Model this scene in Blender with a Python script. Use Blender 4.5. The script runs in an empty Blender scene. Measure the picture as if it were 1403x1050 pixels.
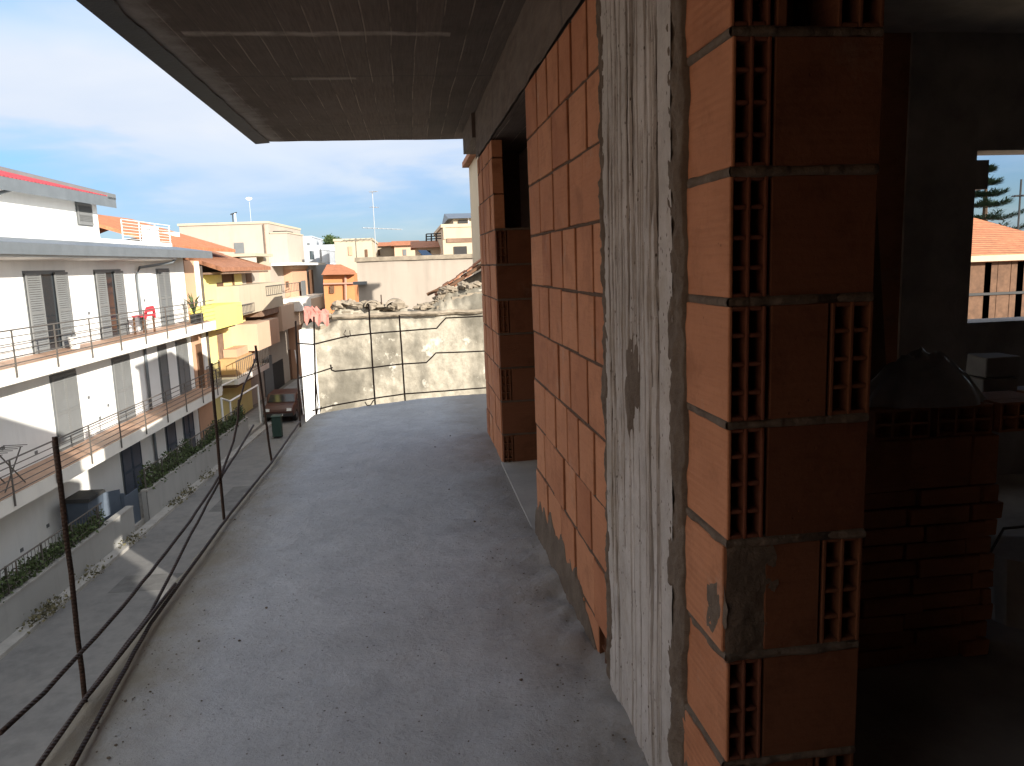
import bpy, bmesh, math, random
from math import radians as R_, sin, cos, pi
from mathutils import Vector as V, Matrix, noise
random.seed(7)
sc = bpy.context.scene
col = sc.collection
# ------------------------------------------------------------------ camera
RM = Matrix(((.990,.054,-.127),(-.134,.150,-.980),(-.034,.987,.155)))
f_, cx_, cy_ = 1055., 701.5, 525.
def nrmz(a): return V(a).normalized()
_dn = nrmz((228,-6700,-1055)); _Z = -_dn
_Y = V((-144.5,165,-1055)).normalized(); _Y = (_Y-_Z*_Y.dot(_Z)).normalized(); _X = _Y.cross(_Z)
RM = Matrix((_X,_Y,_Z))
cam = bpy.data.cameras.new('camera'); co = bpy.data.objects.new('camera', cam); col.objects.link(co)
co.matrix_world = RM.to_4x4(); cam.sensor_width = 36; cam.lens = 36*f_/1403; cam.clip_start = .05; cam.clip_end = 3000
sc.camera = co
def ray(px,py): return RM @ nrmz((px-cx_, cy_-py, -f_))
def onx(px,py,a): r=ray(px,py); return r*(a/r.x)
def ony(px,py,a): r=ray(px,py); return r*(a/r.y)
def onz(px,py,a): r=ray(px,py); return r*(a/r.z)
# street frame: s along the street, D away from our side, z
_d = ray(628,364); _d.z=0; SD=_d.normalized(); ND=V((-SD.y,SD.x,0))
def F(s,D,z): return SD*s+ND*D+V((0,0,z))
def onf(px,py,D):
    r=ray(px,py); p=r*(D/r.dot(ND)); return (p.dot(SD), p.z)
# ------------------------------------------------------------------ mesh helper
class MB:
    def __init__(s): s.v=[]; s.f=[]; s.m=[]; s.mi=0; s.tone=[]; s.t=.5; s.smooth=False
    def add(s, vs, fs):
        b=len(s.v); s.v+= [V(p) for p in vs]
        for f in fs: s.f.append([b+i for i in f]); s.m.append(s.mi); s.tone.append(s.t)
        return s
    def box(s,x0,x1,y0,y1,z0,z1,fr=None,j=0):
        ps=[(x,y,z) for z in (z0,z1) for y in (y0,y1) for x in (x0,x1)]
        if fr: ps=[fr(*p) for p in ps]
        if j: ps=[V(p)+V((random.uniform(-j,j),random.uniform(-j,j),random.uniform(-j,j))) for p in ps]
        fs=[(0,2,3,1),(4,5,7,6),(0,1,5,4),(2,6,7,3),(0,4,6,2),(1,3,7,5)]
        return s.add(ps,fs)
    def prism(s,poly,off):
        n=len(poly); off=V(off); a=[V(p) for p in poly]
        return s.add(a+[p+off for p in a],[tuple(range(n))[::-1],tuple(range(n,2*n))]+[(i,(i+1)%n,n+(i+1)%n,n+i) for i in range(n)])
    def tube(s,pts,r,n=8,r2=None):
        pts=[V(p) for p in pts]; vs=[]; fs=[]; m=len(pts)
        for i,p in enumerate(pts):
            t=(pts[min(i+1,m-1)]-pts[max(i-1,0)]).normalized()
            a=t.cross(V((.13,.27,1)) if abs(t.z)<.9 else V((1,.1,0))).normalized(); b=t.cross(a)
            rr=r if r2 is None else r+(r2-r)*i/(m-1)
            for k in range(n):
                w=2*pi*k/n; vs.append(p+a*rr*cos(w)+b*rr*sin(w))
        for i in range(m-1):
            for k in range(n): fs.append((i*n+k,i*n+(k+1)%n,(i+1)*n+(k+1)%n,(i+1)*n+k))
        fs+=[tuple(range(n))[::-1],tuple((m-1)*n+k for k in range(n))]
        return s.add(vs,fs)
    def ball(s,c,rx,ry,rz,n=10,m=7,j=0,seed=0):
        vs=[];fs=[]
        for i in range(m+1):
            th=pi*i/m
            for k in range(n):
                p=V((sin(th)*cos(2*pi*k/n),sin(th)*sin(2*pi*k/n),cos(th)))
                q=1+j*noise.noise(p*1.7+V((seed*3.1,seed,0)))
                vs.append(V(c)+V((p.x*rx,p.y*ry,p.z*rz))*q)
        for i in range(m):
            for k in range(n): fs.append((i*n+k,(i+1)*n+k,(i+1)*n+(k+1)%n,i*n+(k+1)%n))
        return s.add(vs,fs)
    def grid(s,nu,nv,fn):
        vs=[fn(i/nu,k/nv) for k in range(nv+1) for i in range(nu+1)]
        return s.add(vs,[(k*(nu+1)+i,k*(nu+1)+i+1,(k+1)*(nu+1)+i+1,(k+1)*(nu+1)+i) for k in range(nv) for i in range(nu)])
    def build(s,name,mats,parent=None,bevel=0,smooth=False,fixn=True):
        me=bpy.data.meshes.new(name)
        o=V((0,0,0))
        if parent is not None:
            p=parent
            while p is not None: o=o+p.location; p=p.parent
        me.from_pydata([tuple(p-o) for p in s.v],[],s.f)
        if not isinstance(mats,(list,tuple)): mats=[mats]
        for m in mats: me.materials.append(m)
        at=me.attributes.new('tone','FLOAT','FACE')
        for i,(pl,mi) in enumerate(zip(me.polygons,s.m)):
            pl.material_index=mi; pl.use_smooth=smooth; at.data[i].value=s.tone[i]
        if fixn:
            bm=bmesh.new(); bm.from_mesh(me); bmesh.ops.recalc_face_normals(bm,faces=bm.faces); bm.to_mesh(me); bm.free()
        ob=bpy.data.objects.new(name,me); col.objects.link(ob)
        if parent is not None: ob.parent=parent
        if bevel:
            b=ob.modifiers.new('bevel','BEVEL'); b.width=bevel; b.segments=1; b.limit_method='ANGLE'; b.angle_limit=R_(50)
        return ob
def tag(o,label=None,cat=None,group=None,kind=None):
    if label: o['label']=label
    if cat: o['category']=cat
    if group: o['group']=group
    if kind: o['kind']=kind
    return o
def thing(name,label,cat,loc,group=None):
    o=bpy.data.objects.new(name,None); col.objects.link(o); o.location=loc; o.empty_display_size=.2
    return tag(o,label,cat,group)
def N3(x,y,z,s=1): return noise.noise(V((x*s,y*s,z*s)))
def FB(x,y,z,s=1,o=4): return noise.fractal(V((x*s,y*s,z*s)),.9,2.1,o)
# ------------------------------------------------------------------ materials
class NT:
    def __init__(s,name):
        s.mat=bpy.data.materials.new(name); s.mat.use_nodes=True; s.n=s.mat.node_tree.nodes; s.l=s.mat.node_tree.links
        s.b=s.n['Principled BSDF']; s.co=s.n.new('ShaderNodeTexCoord').outputs['Object']
    def node(s,t,**k):
        x=s.n.new(t)
        for a,b in k.items(): setattr(x,a,b)
        return x
    def con(s,a,b):
        if hasattr(a,'is_output') or isinstance(a,bpy.types.NodeSocket): s.l.new(a,b)
        else: b.default_value=a
    def mapped(s,sx,sy,sz,loc=(0,0,0)):
        m=s.node('ShaderNodeMapping'); s.l.new(s.co,m.inputs[0]); m.inputs['Scale'].default_value=(sx,sy,sz); m.inputs['Location'].default_value=loc; return m.outputs[0]
    def noise(s,scale,detail=6,rough=.6,vec=None,dist=0):
        t=s.node('ShaderNodeTexNoise'); s.l.new(vec or s.co,t.inputs['Vector']); t.inputs['Scale'].default_value=scale; t.inputs['Detail'].default_value=detail; t.inputs['Roughness'].default_value=rough; t.inputs['Distortion'].default_value=dist; return t.outputs['Fac']
    def voro(s,scale,vec=None,feat='F1'):
        t=s.node('ShaderNodeTexVoronoi',feature=feat); s.l.new(vec or s.co,t.inputs['Vector']); t.inputs['Scale'].default_value=scale; return t.outputs['Distance']
    def ramp(s,fac,stops):
        r=s.node('ShaderNodeValToRGB'); s.l.new(fac,r.inputs[0]); e=r.color_ramp.elements
        while len(e)<len(stops): e.new(.5)
        for a,(p,c) in zip(e,stops):
            a.position=p; a.color=(c,c,c,1) if isinstance(c,(int,float)) else (*c,1)
        return r.outputs[0]
    def mix(s,fac,a,b,mode='MIX'):
        m=s.node('ShaderNodeMix',data_type='RGBA',blend_type=mode)
        for v,i in ((fac,0),(a,6),(b,7)):
            if isinstance(v,bpy.types.NodeSocket): s.l.new(v,m.inputs[i])
            else: m.inputs[i].default_value = v if i==0 else (*v,1)
        return m.outputs[2]
    def math(s,op,a,b=0.):
        m=s.node('ShaderNodeMath',operation=op)
        for v,i in ((a,0),(b,1)):
            if isinstance(v,bpy.types.NodeSocket): s.l.new(v,m.inputs[i])
            else: m.inputs[i].default_value=v
        return m.outputs[0]
    def sep(s):
        x=s.node('ShaderNodeSeparateXYZ'); s.l.new(s.co,x.inputs[0]); return x.outputs
    def tone(s):
        a=s.node('ShaderNodeAttribute',attribute_name='tone'); return a.outputs['Fac']
    def bump(s,h,st=.5,d=.01):
        b=s.node('ShaderNodeBump'); s.l.new(h,b.inputs['Height']); b.inputs['Strength'].default_value=st; b.inputs['Distance'].default_value=d; s.l.new(b.outputs[0],s.b.inputs['Normal'])
    def done(s,c,rough=.8,spec=.3,metal=0):
        s.con(c if isinstance(c,bpy.types.NodeSocket) else (*c,1),s.b.inputs['Base Color']); s.con(rough,s.b.inputs['Roughness']); s.b.inputs['Specular IOR Level'].default_value=spec; s.b.inputs['Metallic'].default_value=metal
        return s.mat
def plain(name,c,var=.15,scale=3,rough=.7,bump=.2,bs=40,metal=0,spec=.3):
    t=NT(name); n=t.noise(scale,7,.65); n2=t.noise(bs,3)
    a=tuple(x*(1-var) for x in c); b=tuple(min(1,x*(1+var)) for x in c)
    cc=t.ramp(n,[(.3,a),(.7,b)])
    if bump: t.bump(n2,bump,.005)
    return t.done(cc,rough,spec,metal)
def plaster(name,c,streak=.25,scale=1.2):
    """painted render with faint rain streaks and blotches"""
    t=NT(name); n=t.noise(scale,6,.6); st=t.noise(2.2,5,.6,t.mapped(1,1,.12))
    dk=tuple(x*.72 for x in c)
    c1=t.mix(t.ramp(n,[(.35,0.),(.75,.5)]),c,tuple(x*.88 for x in c))
    c2=t.mix(t.math('MULTIPLY',t.ramp(st,[(.5,0.),(.72,1.)]),streak),c1,dk)
    t.bump(t.noise(60,3),.15,.004)
    return t.done(c2,.85,.2)
def m_floor():
    t=NT('rough concrete screed')
    big=t.noise(.9,5,.6); mid=t.noise(4.5,8,.72,dist=.4); fine=t.noise(38,6,.75); sp=t.voro(23); 
    c=t.ramp(mid,[(.28,(.33,.348,.364)),(.5,(.41,.43,.45)),(.72,(.48,.503,.522))])
    c=t.mix(t.ramp(big,[(.38,.45),(.62,0.)]),c,(.30,.305,.305))
    c=t.mix(t.ramp(fine,[(.54,0.),(.70,.6)]),c,(.23,.225,.215))
    wt=t.noise(2.1,4,.6,t.mapped(1.6,.55,1,(7,3,0)))
    c=t.mix(t.ramp(wt,[(.56,0.),(.66,.35)]),c,(.48,.49,.495))
    # dark grit scattered over the slab
    g=t.math('MULTIPLY',t.ramp(sp,[(.07,1.),(.13,0.)]),t.ramp(t.noise(6,2),[(.50,0.),(.58,.9)]))
    c=t.mix(g,c,(.10,.09,.08))
    # dirt along the outer edge and along the wall foot
    x=t.sep()[0]
    e=t.math('MULTIPLY',t.ramp(t.math('ADD',x,t.math('MULTIPLY',mid,-.5)),[(0.,1.),(1.,0.)]),1.)
    s_=t.node('ShaderNodeMapRange'); t.l.new(t.math('ADD',x,t.math('MULTIPLY',t.noise(3.3,6,.7),.55)),s_.inputs[0])
    for i,v in ((1,-.55),(2,-.92),(3,0.),(4,.9)): s_.inputs[i].default_value=v
    c=t.mix(s_.outputs[0],c,(.235,.21,.155))
    w_=t.node('ShaderNodeMapRange'); t.l.new(t.math('ADD',x,t.math('MULTIPLY',t.noise(2.6,6,.75),.75)),w_.inputs[0])
    for i,v in ((1,.60),(2,1.0),(3,0.),(4,.75)): w_.inputs[i].default_value=v
    c=t.mix(w_.outputs[0],c,(.21,.185,.155))
    h=t.math('ADD',t.math('MULTIPLY',mid,.7),t.math('MULTIPLY',fine,.45))
    t.bump(h,.8,.022)
    return t.done(c,t.ramp(mid,[(.3,.75),(.7,.95)]),.25)
def m_ceiling():
    t=NT('board marked concrete soffit')
    x=t.sep()
    # boards run along the balcony
    bx=t.math('MULTIPLY',t.math('ADD',x[0],t.math('MULTIPLY',t.noise(.6,2),.05)),1/.145)
    fr=t.math('FRACT',bx); idn=t.node('ShaderNodeTexWhiteNoise',noise_dimensions='1D'); t.l.new(t.math('FLOOR',bx),idn.inputs['W'])
    grain=t.noise(14,6,.7,t.mapped(6,.25,1)); blot=t.noise(1.7,6,.7)
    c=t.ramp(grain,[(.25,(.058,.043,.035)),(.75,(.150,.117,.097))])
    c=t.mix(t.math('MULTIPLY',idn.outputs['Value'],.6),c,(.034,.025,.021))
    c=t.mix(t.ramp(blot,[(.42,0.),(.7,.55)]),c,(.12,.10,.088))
    seam=t.math('LESS_THAN',fr,.055)
    c=t.mix(t.math('MULTIPLY',seam,t.ramp(t.noise(2.3,3),[(.42,0.),(.6,.75)])),c,(.26,.215,.175))
    dseam=t.math('GREATER_THAN',fr,.965)
    c=t.mix(t.math('MULTIPLY',dseam,.6),c,(.06,.05,.045))
    # pale lime bands where the shutter boards met end to end
    yw=t.math('ADD',x[1],t.math('MULTIPLY',t.noise(5,4),.09))
    def band(y,hw,amt,x0,x1):
        nonlocal c
        d=t.math('ABSOLUTE',t.math('SUBTRACT',yw,y)); k=t.node('ShaderNodeMapRange'); t.l.new(d,k.inputs[0])
        for i,v in ((1,hw),(2,hw*.3),(3,0.),(4,amt)): k.inputs[i].default_value=v
        inx=t.math('MULTIPLY',t.math('GREATER_THAN',x[0],x0),t.math('LESS_THAN',x[0],x1))
        f=t.math('MULTIPLY',t.math('MULTIPLY',k.outputs[0],inx),t.ramp(t.noise(7,4,.7),[(.3,.25),(.6,1.)]))
        c=t.mix(f,c,(.34,.30,.265))
    band(4.72,.055,.75,-1.15,.32); band(5.78,.05,.55,-.72,-.28)
    for y in (3.2,5.7,7.6):
        d=t.math('ABSOLUTE',t.math('SUBTRACT',yw,y)); c=t.mix(t.math('MULTIPLY',t.math('LESS_THAN',d,.012),.55),c,(.05,.045,.04))
    # pale crust next to the outer edge
    e=t.node('ShaderNodeMapRange'); t.l.new(t.math('ADD',x[0],t.math('MULTIPLY',t.noise(6,5,.7),.3)),e.inputs[0])
    for i,v in ((1,-1.0),(2,-1.16),(3,0.),(4,.8)): e.inputs[i].default_value=v
    c=t.mix(e.outputs[0],c,(.27,.26,.25))
    h=t.math('ADD',t.math('MULTIPLY',grain,.35),t.math('ADD',t.math('MULTIPLY',seam,.5),t.math('MULTIPLY',t.noise(30,4),.25)))
    t.bump(h,.5,.012)
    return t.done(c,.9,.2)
def m_brick(name,c1,c2,groove=1.,dirt=.35):
    t=NT(name); n=t.noise(5,6,.65); f=t.noise(55,5,.7); z=t.sep()[2]
    c=t.mix(t.tone(),c1,c2)
    c=t.mix(t.ramp(n,[(.4,0.),(.8,.45)]),c,tuple(min(1,x*1.25) for x in c2))
    c=t.mix(t.ramp(t.noise(7,5,.7,t.mapped(1,1,1,(1,8,2))),[(.52,0.),(.68,.4)]),c,tuple(x*.55 for x in c1))
    hl=t.noise(16,5,.7,t.mapped(.6,.6,7)); c=t.mix(t.ramp(hl,[(.5,0.),(.75,.3)]),c,tuple(x*.72 for x in c1))
    c=t.mix(t.math('MULTIPLY',t.ramp(t.noise(2.6,8,.75,t.mapped(1,1,1,(3,5,1))),[(.58,0.),(.72,1.)]),dirt),c,(.36,.31,.26))
    pit=t.math('MULTIPLY',t.ramp(t.voro(34),[(.06,1.),(.11,0.)]),t.ramp(t.noise(9,2),[(.6,0.),(.66,.8)]))
    c=t.mix(pit,c,(.13,.06,.035))
    w=t.math('SINE',t.math('MULTIPLY',t.math('ADD',z,t.math('MULTIPLY',t.noise(3,3),.02)),2*pi/.019)); w=t.math('MULTIPLY',w,t.ramp(t.noise(4,4,.7,t.mapped(.5,.5,3)),[(.35,.05),(.65,1.)])); 
    c=t.mix(t.math('MULTIPLY',t.ramp(t.math('MULTIPLY',t.math('ADD',w,1.),.5),[(.0,1.),(.3,0.)]),.09*groove),c,tuple(k*.6 for k in c1))
    h=t.math('ADD',t.math('MULTIPLY',w,.08*groove),t.math('ADD',t.math('MULTIPLY',f,.35),t.math('MULTIPLY',pit,-.6)))
    t.bump(h,.7,.010)
    return t.done(c,.88,.2)
def m_mortar(name,a,b):
    t=NT(name); n=t.noise(9,8,.75); f=t.noise(60,5,.7)
    c=t.ramp(n,[(.25,a),(.7,b)]); c=t.mix(t.ramp(f,[(.55,0.),(.75,.5)]),c,tuple(x*.6 for x in a))
    t.bump(t.math('ADD',n,t.math('MULTIPLY',f,.5)),.7,.015)
    return t.done(c,.95,.15)
def m_column():
    t=NT('lime washed board marked concrete'); x=t.sep()
    n=t.noise(4,8,.7); st=t.noise(7,8,.72,t.mapped(1,5,1.1)); f=t.noise(70,5,.7)
    c=t.ramp(n,[(.3,(.30,.29,.272)),(.5,(.42,.41,.392)),(.72,(.53,.52,.505))])
    c=t.mix(t.ramp(st,[(.56,0.),(.74,.38)]),c,(.25,.235,.21))
    pit=t.math('MULTIPLY',t.ramp(t.voro(46,t.mapped(1,1.2,.75)),[(.12,1.),(.2,0.)]),t.ramp(t.noise(6,4),[(.44,0.),(.54,.9)]))
    c=t.mix(t.math('MULTIPLY',t.ramp(t.noise(2.3,7,.75,t.mapped(1,1,.6,(8,1,2))),[(.5,0.),(.64,1.)]),.4),c,(.25,.23,.20))
    c=t.mix(pit,c,(.10,.08,.065))
    a=t.tone(); c=t.mix(t.ramp(a,[(.5,0.),(1.,1.)]),c,(.05,.038,.030))
    c=t.mix(t.math('MULTIPLY',t.ramp(t.noise(1.8,6,.7,t.mapped(1,1,1,(2,9,4))),[(.56,0.),(.66,1.)]),.45),c,(.30,.265,.21))
    t.bump(t.math('ADD',t.math('MULTIPLY',st,-.35),t.math('ADD',t.math('MULTIPLY',f,.3),t.math('MULTIPLY',pit,-.5))),.6,.012)
    return t.done(c,.92,.2)
def m_rebar():
    t=NT('rusty rebar'); n=t.noise(18,5,.7); 
    c=t.ramp(n,[(.3,(.030,.022,.018)),(.6,(.060,.036,.026)),(.8,(.10,.05,.03))])
    w=t.math('SINE',t.math('MULTIPLY',t.math('ADD',t.sep()[2],t.math('MULTIPLY',t.sep()[1],.7)),2*pi/.014)); t.bump(w,.5,.003)
    return t.done(c,.7,.4,.4)
def m_tile(name,c):
    """clay roof tiles: ribs and courses in the frame's own coordinates"""
    t=NT(name); x=t.sep(); u=t.math('ADD',t.math('MULTIPLY',x[0],SD.x),t.math('MULTIPLY',x[1],SD.y)); n=t.noise(3.2,6,.7); p=t.noise(11,3)
    w=t.math('ABSOLUTE',t.math('SINE',t.math('MULTIPLY',u,pi/.22))); 
    cc=t.ramp(n,[(.3,tuple(k*.7 for k in c)),(.7,tuple(min(1,k*1.2) for k in c))])
    cc=t.mix(t.ramp(p,[(.5,0.),(.7,.5)]),cc,tuple(k*.55 for k in c)); cc=t.mix(t.ramp(w,[(.0,.6),(.35,0.)]),cc,tuple(k*.45 for k in c))
    t.bump(w,.8,.05)
    return t.done(cc,.85,.2)
def m_stain_wall():
    """old rendered rubble wall: pale lime with grey weathering and fallen patches"""
    t=NT('weathered lime render'); x=t.sep(); big=t.noise(1.0,4,.55,t.mapped(1,1,.75)); st=t.noise(1.7,5,.6,t.mapped(1.3,1,.16)); f=t.noise(14,7,.7)
    c=t.ramp(f,[(.3,(.30,.27,.215)),(.65,(.42,.385,.315))])
    c=t.mix(t.ramp(big,[(.46,0.),(.60,.85)]),c,(.13,.12,.098))
    c=t.mix(t.ramp(st,[(.5,0.),(.66,.7)]),c,(.16,.145,.115))
    c=t.mix(t.ramp(t.noise(2.6,5,.7,t.mapped(1,1,1,(4,4,4))),[(.62,0.),(.68,.8)]),c,(.55,.515,.44))
    c=t.mix(t.ramp(t.noise(5,5,.7,t.mapped(1,1,1,(9,4,4))),[(.66,0.),(.72,.5)]),c,(.17,.15,.10))
    t.bump(f,.5,.03)
    return t.done(c,.95,.1)
def m_asphalt():
    t=NT('worn asphalt'); n=t.noise(.6,6,.7); f=t.noise(45,4,.7); p=t.noise(2.6,7,.7)
    c=t.ramp(p,[(.3,(.125,.124,.122)),(.7,(.18,.178,.174))]); c=t.mix(t.ramp(n,[(.45,0.),(.65,.5)]),c,(.21,.205,.195)); c=t.mix(t.ramp(f,[(.6,0.),(.8,.4)]),c,(.2,.195,.19))
    t.bump(f,.4,.01); return t.done(c,.9,.2)
def m_leaf(name,a,b):
    t=NT(name); c=t.mix(t.tone(),a,b); c=t.mix(t.ramp(t.noise(3,3),[(.4,0.),(.7,.4)]),c,tuple(k*1.3 for k in b)); return t.done(c,.7,.2)
def m_glass(name='dark window glass'):
    t=NT(name); return t.done((.02,.025,.03),.08,.6)
M=dict(
 floor=m_floor(), patch=plain('newer asphalt patch',(.11,.109,.107),.25,3,.9,.5,45), ceil=m_ceiling(), brick=m_brick('orange hollow clay brick',(.315,.128,.064),(.45,.215,.115),.6,.4), pbrick=m_brick('scored clay brick',(.335,.14,.07),(.46,.22,.118),1.6,.4),
 cbrick=m_brick('shade darkened cell clay',(.13,.05,.03),(.19,.074,.044),.2,.2), ibrick=m_brick('shade darkened clay brick',(.115,.047,.024),(.165,.071,.037),.4,.2), mortar=m_mortar('grey brown mortar',(.09,.072,.057),(.175,.145,.115)), dmortar=m_mortar('dark joint mortar',(.075,.05,.036),(.13,.09,.065)),  # cbrick and ibrick: same orange clay, jamb shade put into the colour
 column=m_column(), rough=plain('raw concrete',(.23,.215,.20),.3,2.2,.92,.6,25), strip=plain('bituminous edge strip',(.011,.017,.030),.25,6,.6,.4,30), rebar=m_rebar(),
 dark=plain('dusty cement floor inside',(.34,.32,.30),.3,2,.95,.3), inplaster=plain('bare grey plaster inside',(.40,.375,.35),.3,2.4,.95,.4,30),
 white=plaster('white render',(.80,.80,.78),.3), cream=plaster('cream render',(.46,.40,.30),.3), pale=plaster('pale pink cream render',(.41,.355,.30),.3), yellow=plaster('yellow render',(.74,.66,.30),.2), lemon=plaster('lemon yellow parapet paint',(.80,.74,.20),.2), beige=plaster('beige render',(.50,.42,.30),.3), salmon=plaster('salmon render',(.54,.33,.22),.25), orange=plaster('orange render',(.55,.23,.10),.25), coral=plaster('coral pink render',(.46,.25,.19),.3), bluewhite=plaster('cool white render',(.45,.48,.52),.15), peach=plaster('peach render',(.54,.39,.28),.25), gwall=plaster('grey street wall render',(.30,.30,.29),.5), pinkwall=plaster('old pinkish lime wall',(.36,.31,.26),.7),
 grey=plain('grey painted metal',(.15,.16,.165),.08,2,.5,.1), zinc=plain('zinc gutter',(.17,.19,.205),.12,2,.45,.1,metal=.3), shutter=plain('grey louvre paint',(.17,.175,.175),.08,2,.55,.1), steel=plain('dark railing steel',(.10,.09,.08),.2,6,.5,.1), wsteel=plain('white painted tube',(.72,.72,.70),.1,5,.5,.1), glass=m_glass(), slab=plaster('white balcony slab paint',(.72,.69,.63),.3), tfloor=plain('terracotta balcony tiles',(.42,.27,.19),.15,6,.6,.1),
 redroof=m_tile('red metal roof sheet',(.50,.075,.09)), tile=m_tile('orange clay tiles',(.50,.20,.10)), tileb=m_tile('brown clay tiles',(.36,.17,.10)), red=plain('red plastic',(.62,.05,.07),.1,4,.4,.05), gate=plain('slate blue gate paint',(.07,.09,.12),.15,3,.5,.2), wood=plain('old brown timber',(.13,.07,.04),.3,8,.8,.4), soffit=plain('stained soffit',(.20,.13,.09),.25,3,.8,.3), stain=m_stain_wall(), asphalt=m_asphalt(), ground=plain('dusty town ground',(.20,.18,.15),.25,.6,.95,.4,8), kerb=plain('kerb concrete',(.30,.29,.27),.2,2,.9,.4), stone=plain('pale rubble',(.25,.21,.16),.35,3,.95,.7,9), bark=plain('bark',(.09,.06,.04),.3,8,.9,.6), hedge=m_leaf('climber leaves',(.035,.055,.022),(.075,.10,.04)), dry=m_leaf('dry weeds',(.07,.068,.04),(.13,.115,.065)), pine=m_leaf('araucaria needles',(.022,.045,.030),(.050,.085,.050)), crown=m_leaf('broad green leaves',(.04,.07,.025),(.09,.13,.045)),
 tan=plain('tan painted panel',(.42,.27,.13),.12,3,.7,.2), carp=plain('reddish brown car paint',(.065,.027,.02),.06,3,.3,.02,spec=.5), rubber=plain('tyre rubber',(.02,.02,.02),.1,9,.8,.2), lampc=plain('headlight lens',(.6,.6,.58),.05,3,.15,0), tailc=plain('tail lamp lens',(.35,.02,.02),.05,3,.2,0), green=plain('dark green plastic',(.022,.045,.036),.12,4,.5,.1), sheet=plain('crumpled polythene',(.46,.47,.48),.3,4,.35,.3,20), block=plain('grey aerated block',(.38,.36,.33),.15,5,.95,.4,30), pot=plain('clay pot',(.30,.13,.07),.15,4,.8,.2), aerial=plain('aerial aluminium',(.45,.46,.47),.1,4,.4,.05,metal=.5), blackm=plain('blackened metal',(.03,.03,.03),.2,5,.6,.1), pinkcloth=plain('faded pink tarpaulin',(.40,.17,.14),.25,4,.8,.4,20))

# ------------------------------------------------------------------ world, sun
SUN=nrmz((.62,-.78,.305)); el=math.asin(SUN.z); az=math.atan2(SUN.x,SUN.y)
w=bpy.data.worlds.new('World'); sc.world=w; w.use_nodes=True
nt=w.node_tree; bg=nt.nodes['Background']
sky=nt.nodes.new('ShaderNodeTexSky'); sky.sky_type='NISHITA'; sky.sun_disc=False; sky.sun_elevation=el; sky.sun_rotation=az; sky.air_density=1.0; sky.dust_density=.35; sky.ozone_density=2.5
class WT(NT):
    def __init__(s): s.n=nt.nodes; s.l=nt.links; s.co=nt.nodes.new('ShaderNodeTexCoord').outputs['Generated']
t=WT(); x=t.sep()
# clouds on a flat layer overhead: direction divided by height
hz=t.math('ADD',t.math('MAXIMUM',x[2],0.),.16)
cv=t.node('ShaderNodeCombineXYZ'); t.l.new(t.math('DIVIDE',x[0],hz),cv.inputs[0]); t.l.new(t.math('DIVIDE',x[1],hz),cv.inputs[1]); cv.inputs[2].default_value=2.7
c1=t.noise(.50,5,.5,cv.outputs[0],.2); c2=t.noise(1.3,7,.52,cv.outputs[0],.3)
d_=t.math('ADD',t.math('MULTIPLY',c1,.70),t.math('MULTIPLY',c2,.30))
d_=t.math('ADD',d_,t.ramp(t.math('ADD',x[2],t.math('MULTIPLY',t.math('SUBTRACT',c2,.5),.12)),[(.05,.0),(.12,.02),(.16,.12),(.215,.11),(.262,-.15)]))
mask=t.ramp(d_,[(.42,.05),(.50,.55),(.60,.97)])
lit=t.ramp(c2,[(.30,(1.95,2.75,4.1)),(.50,(2.8,3.35,4.3)),(.68,(3.9,4.05,4.3))])
bank=t.ramp(t.math('ADD',x[2],t.math('MULTIPLY',t.math('SUBTRACT',c1,.5),.25)),[(.10,.0),(.17,.75),(.26,.9),(.33,.2)])
lit=t.mix(t.math('MULTIPLY',bank,.8),lit,(4.2,4.35,4.6))
mask=t.math('MULTIPLY',mask,t.ramp(x[2],[(.02,.30),(.16,1.)]))
# unseen bright cloud added overhead and behind to light the shaded balcony
br=t.node('ShaderNodeMapRange'); t.l.new(x[1],br.inputs[0])
for k_,v_ in ((1,.72),(2,.25),(3,0.),(4,1.)): br.inputs[k_].default_value=v_
lit=t.mix(br.outputs[0],lit,(7.2,7.2,7.2)); mask=t.math('MAXIMUM',mask,t.math('MULTIPLY',br.outputs[0],.88))
hz2=t.ramp(x[2],[(.0,(.31,.40,.58)),(.10,(.38,.49,.69)),(.25,(.55,.76,1.0)),(.6,(1.0,1.15,1.3))])
skyc=t.mix(1.,sky.outputs[0],hz2,'MULTIPLY')
nt.links.new(t.mix(mask,skyc,lit),bg.inputs['Color']); bg.inputs['Strength'].default_value=.118
sl=bpy.data.lights.new('sun','SUN'); sl.energy=5; sl.angle=R_(.5); sl.color=(1,.93,.82)
so=bpy.data.objects.new('sun',sl); col.objects.link(so); so.rotation_euler=SUN.to_track_quat('Z','Y').to_euler(); so.location=(20,-20,30)
vs=sc.view_settings; vs.view_transform='Standard'; vs.look='None'; vs.gamma=1; vs.exposure=.9
sc.cycles.max_bounces=8; sc.cycles.diffuse_bounces=5

# ------------------------------------------------------------------ ground
GZ=-8.1
m=MB(); m.grid(40,40,lambda u,v: V((-600+1200*u,-500+1500*v,GZ-.02))); tag(m.build('ground',M['ground']),kind='structure')
m=MB(); m.grid(6,60,lambda u,v: F(-25+160*v,1.6+8.6*u,GZ)); tag(m.build('road',M['asphalt']),kind='structure')
for (a,b,c,d) in ((15,21,3.2,5.0),(26,29,6.8,8.9),(19.5,20.6,7.2,9.4),(33,38,4.5,6)):
    m=MB(); m.box(a,b,c,d,GZ-.01,GZ+.005,F); tag(m.build('road_patch',M['patch']),kind='structure')
m=MB(); m.tube([F(24.2,7.4,GZ-.01),F(24.2,7.4,GZ+.012)],.36,24); tag(m.build('manhole_cover',M['blackm']),'round iron manhole cover in the shaded road','manhole cover')
m=MB(); m.box(-25,135,10.2,10.52,GZ-.05,GZ+.10,F); tag(m.build('kerb_strip',M['kerb']),kind='structure')
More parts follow.
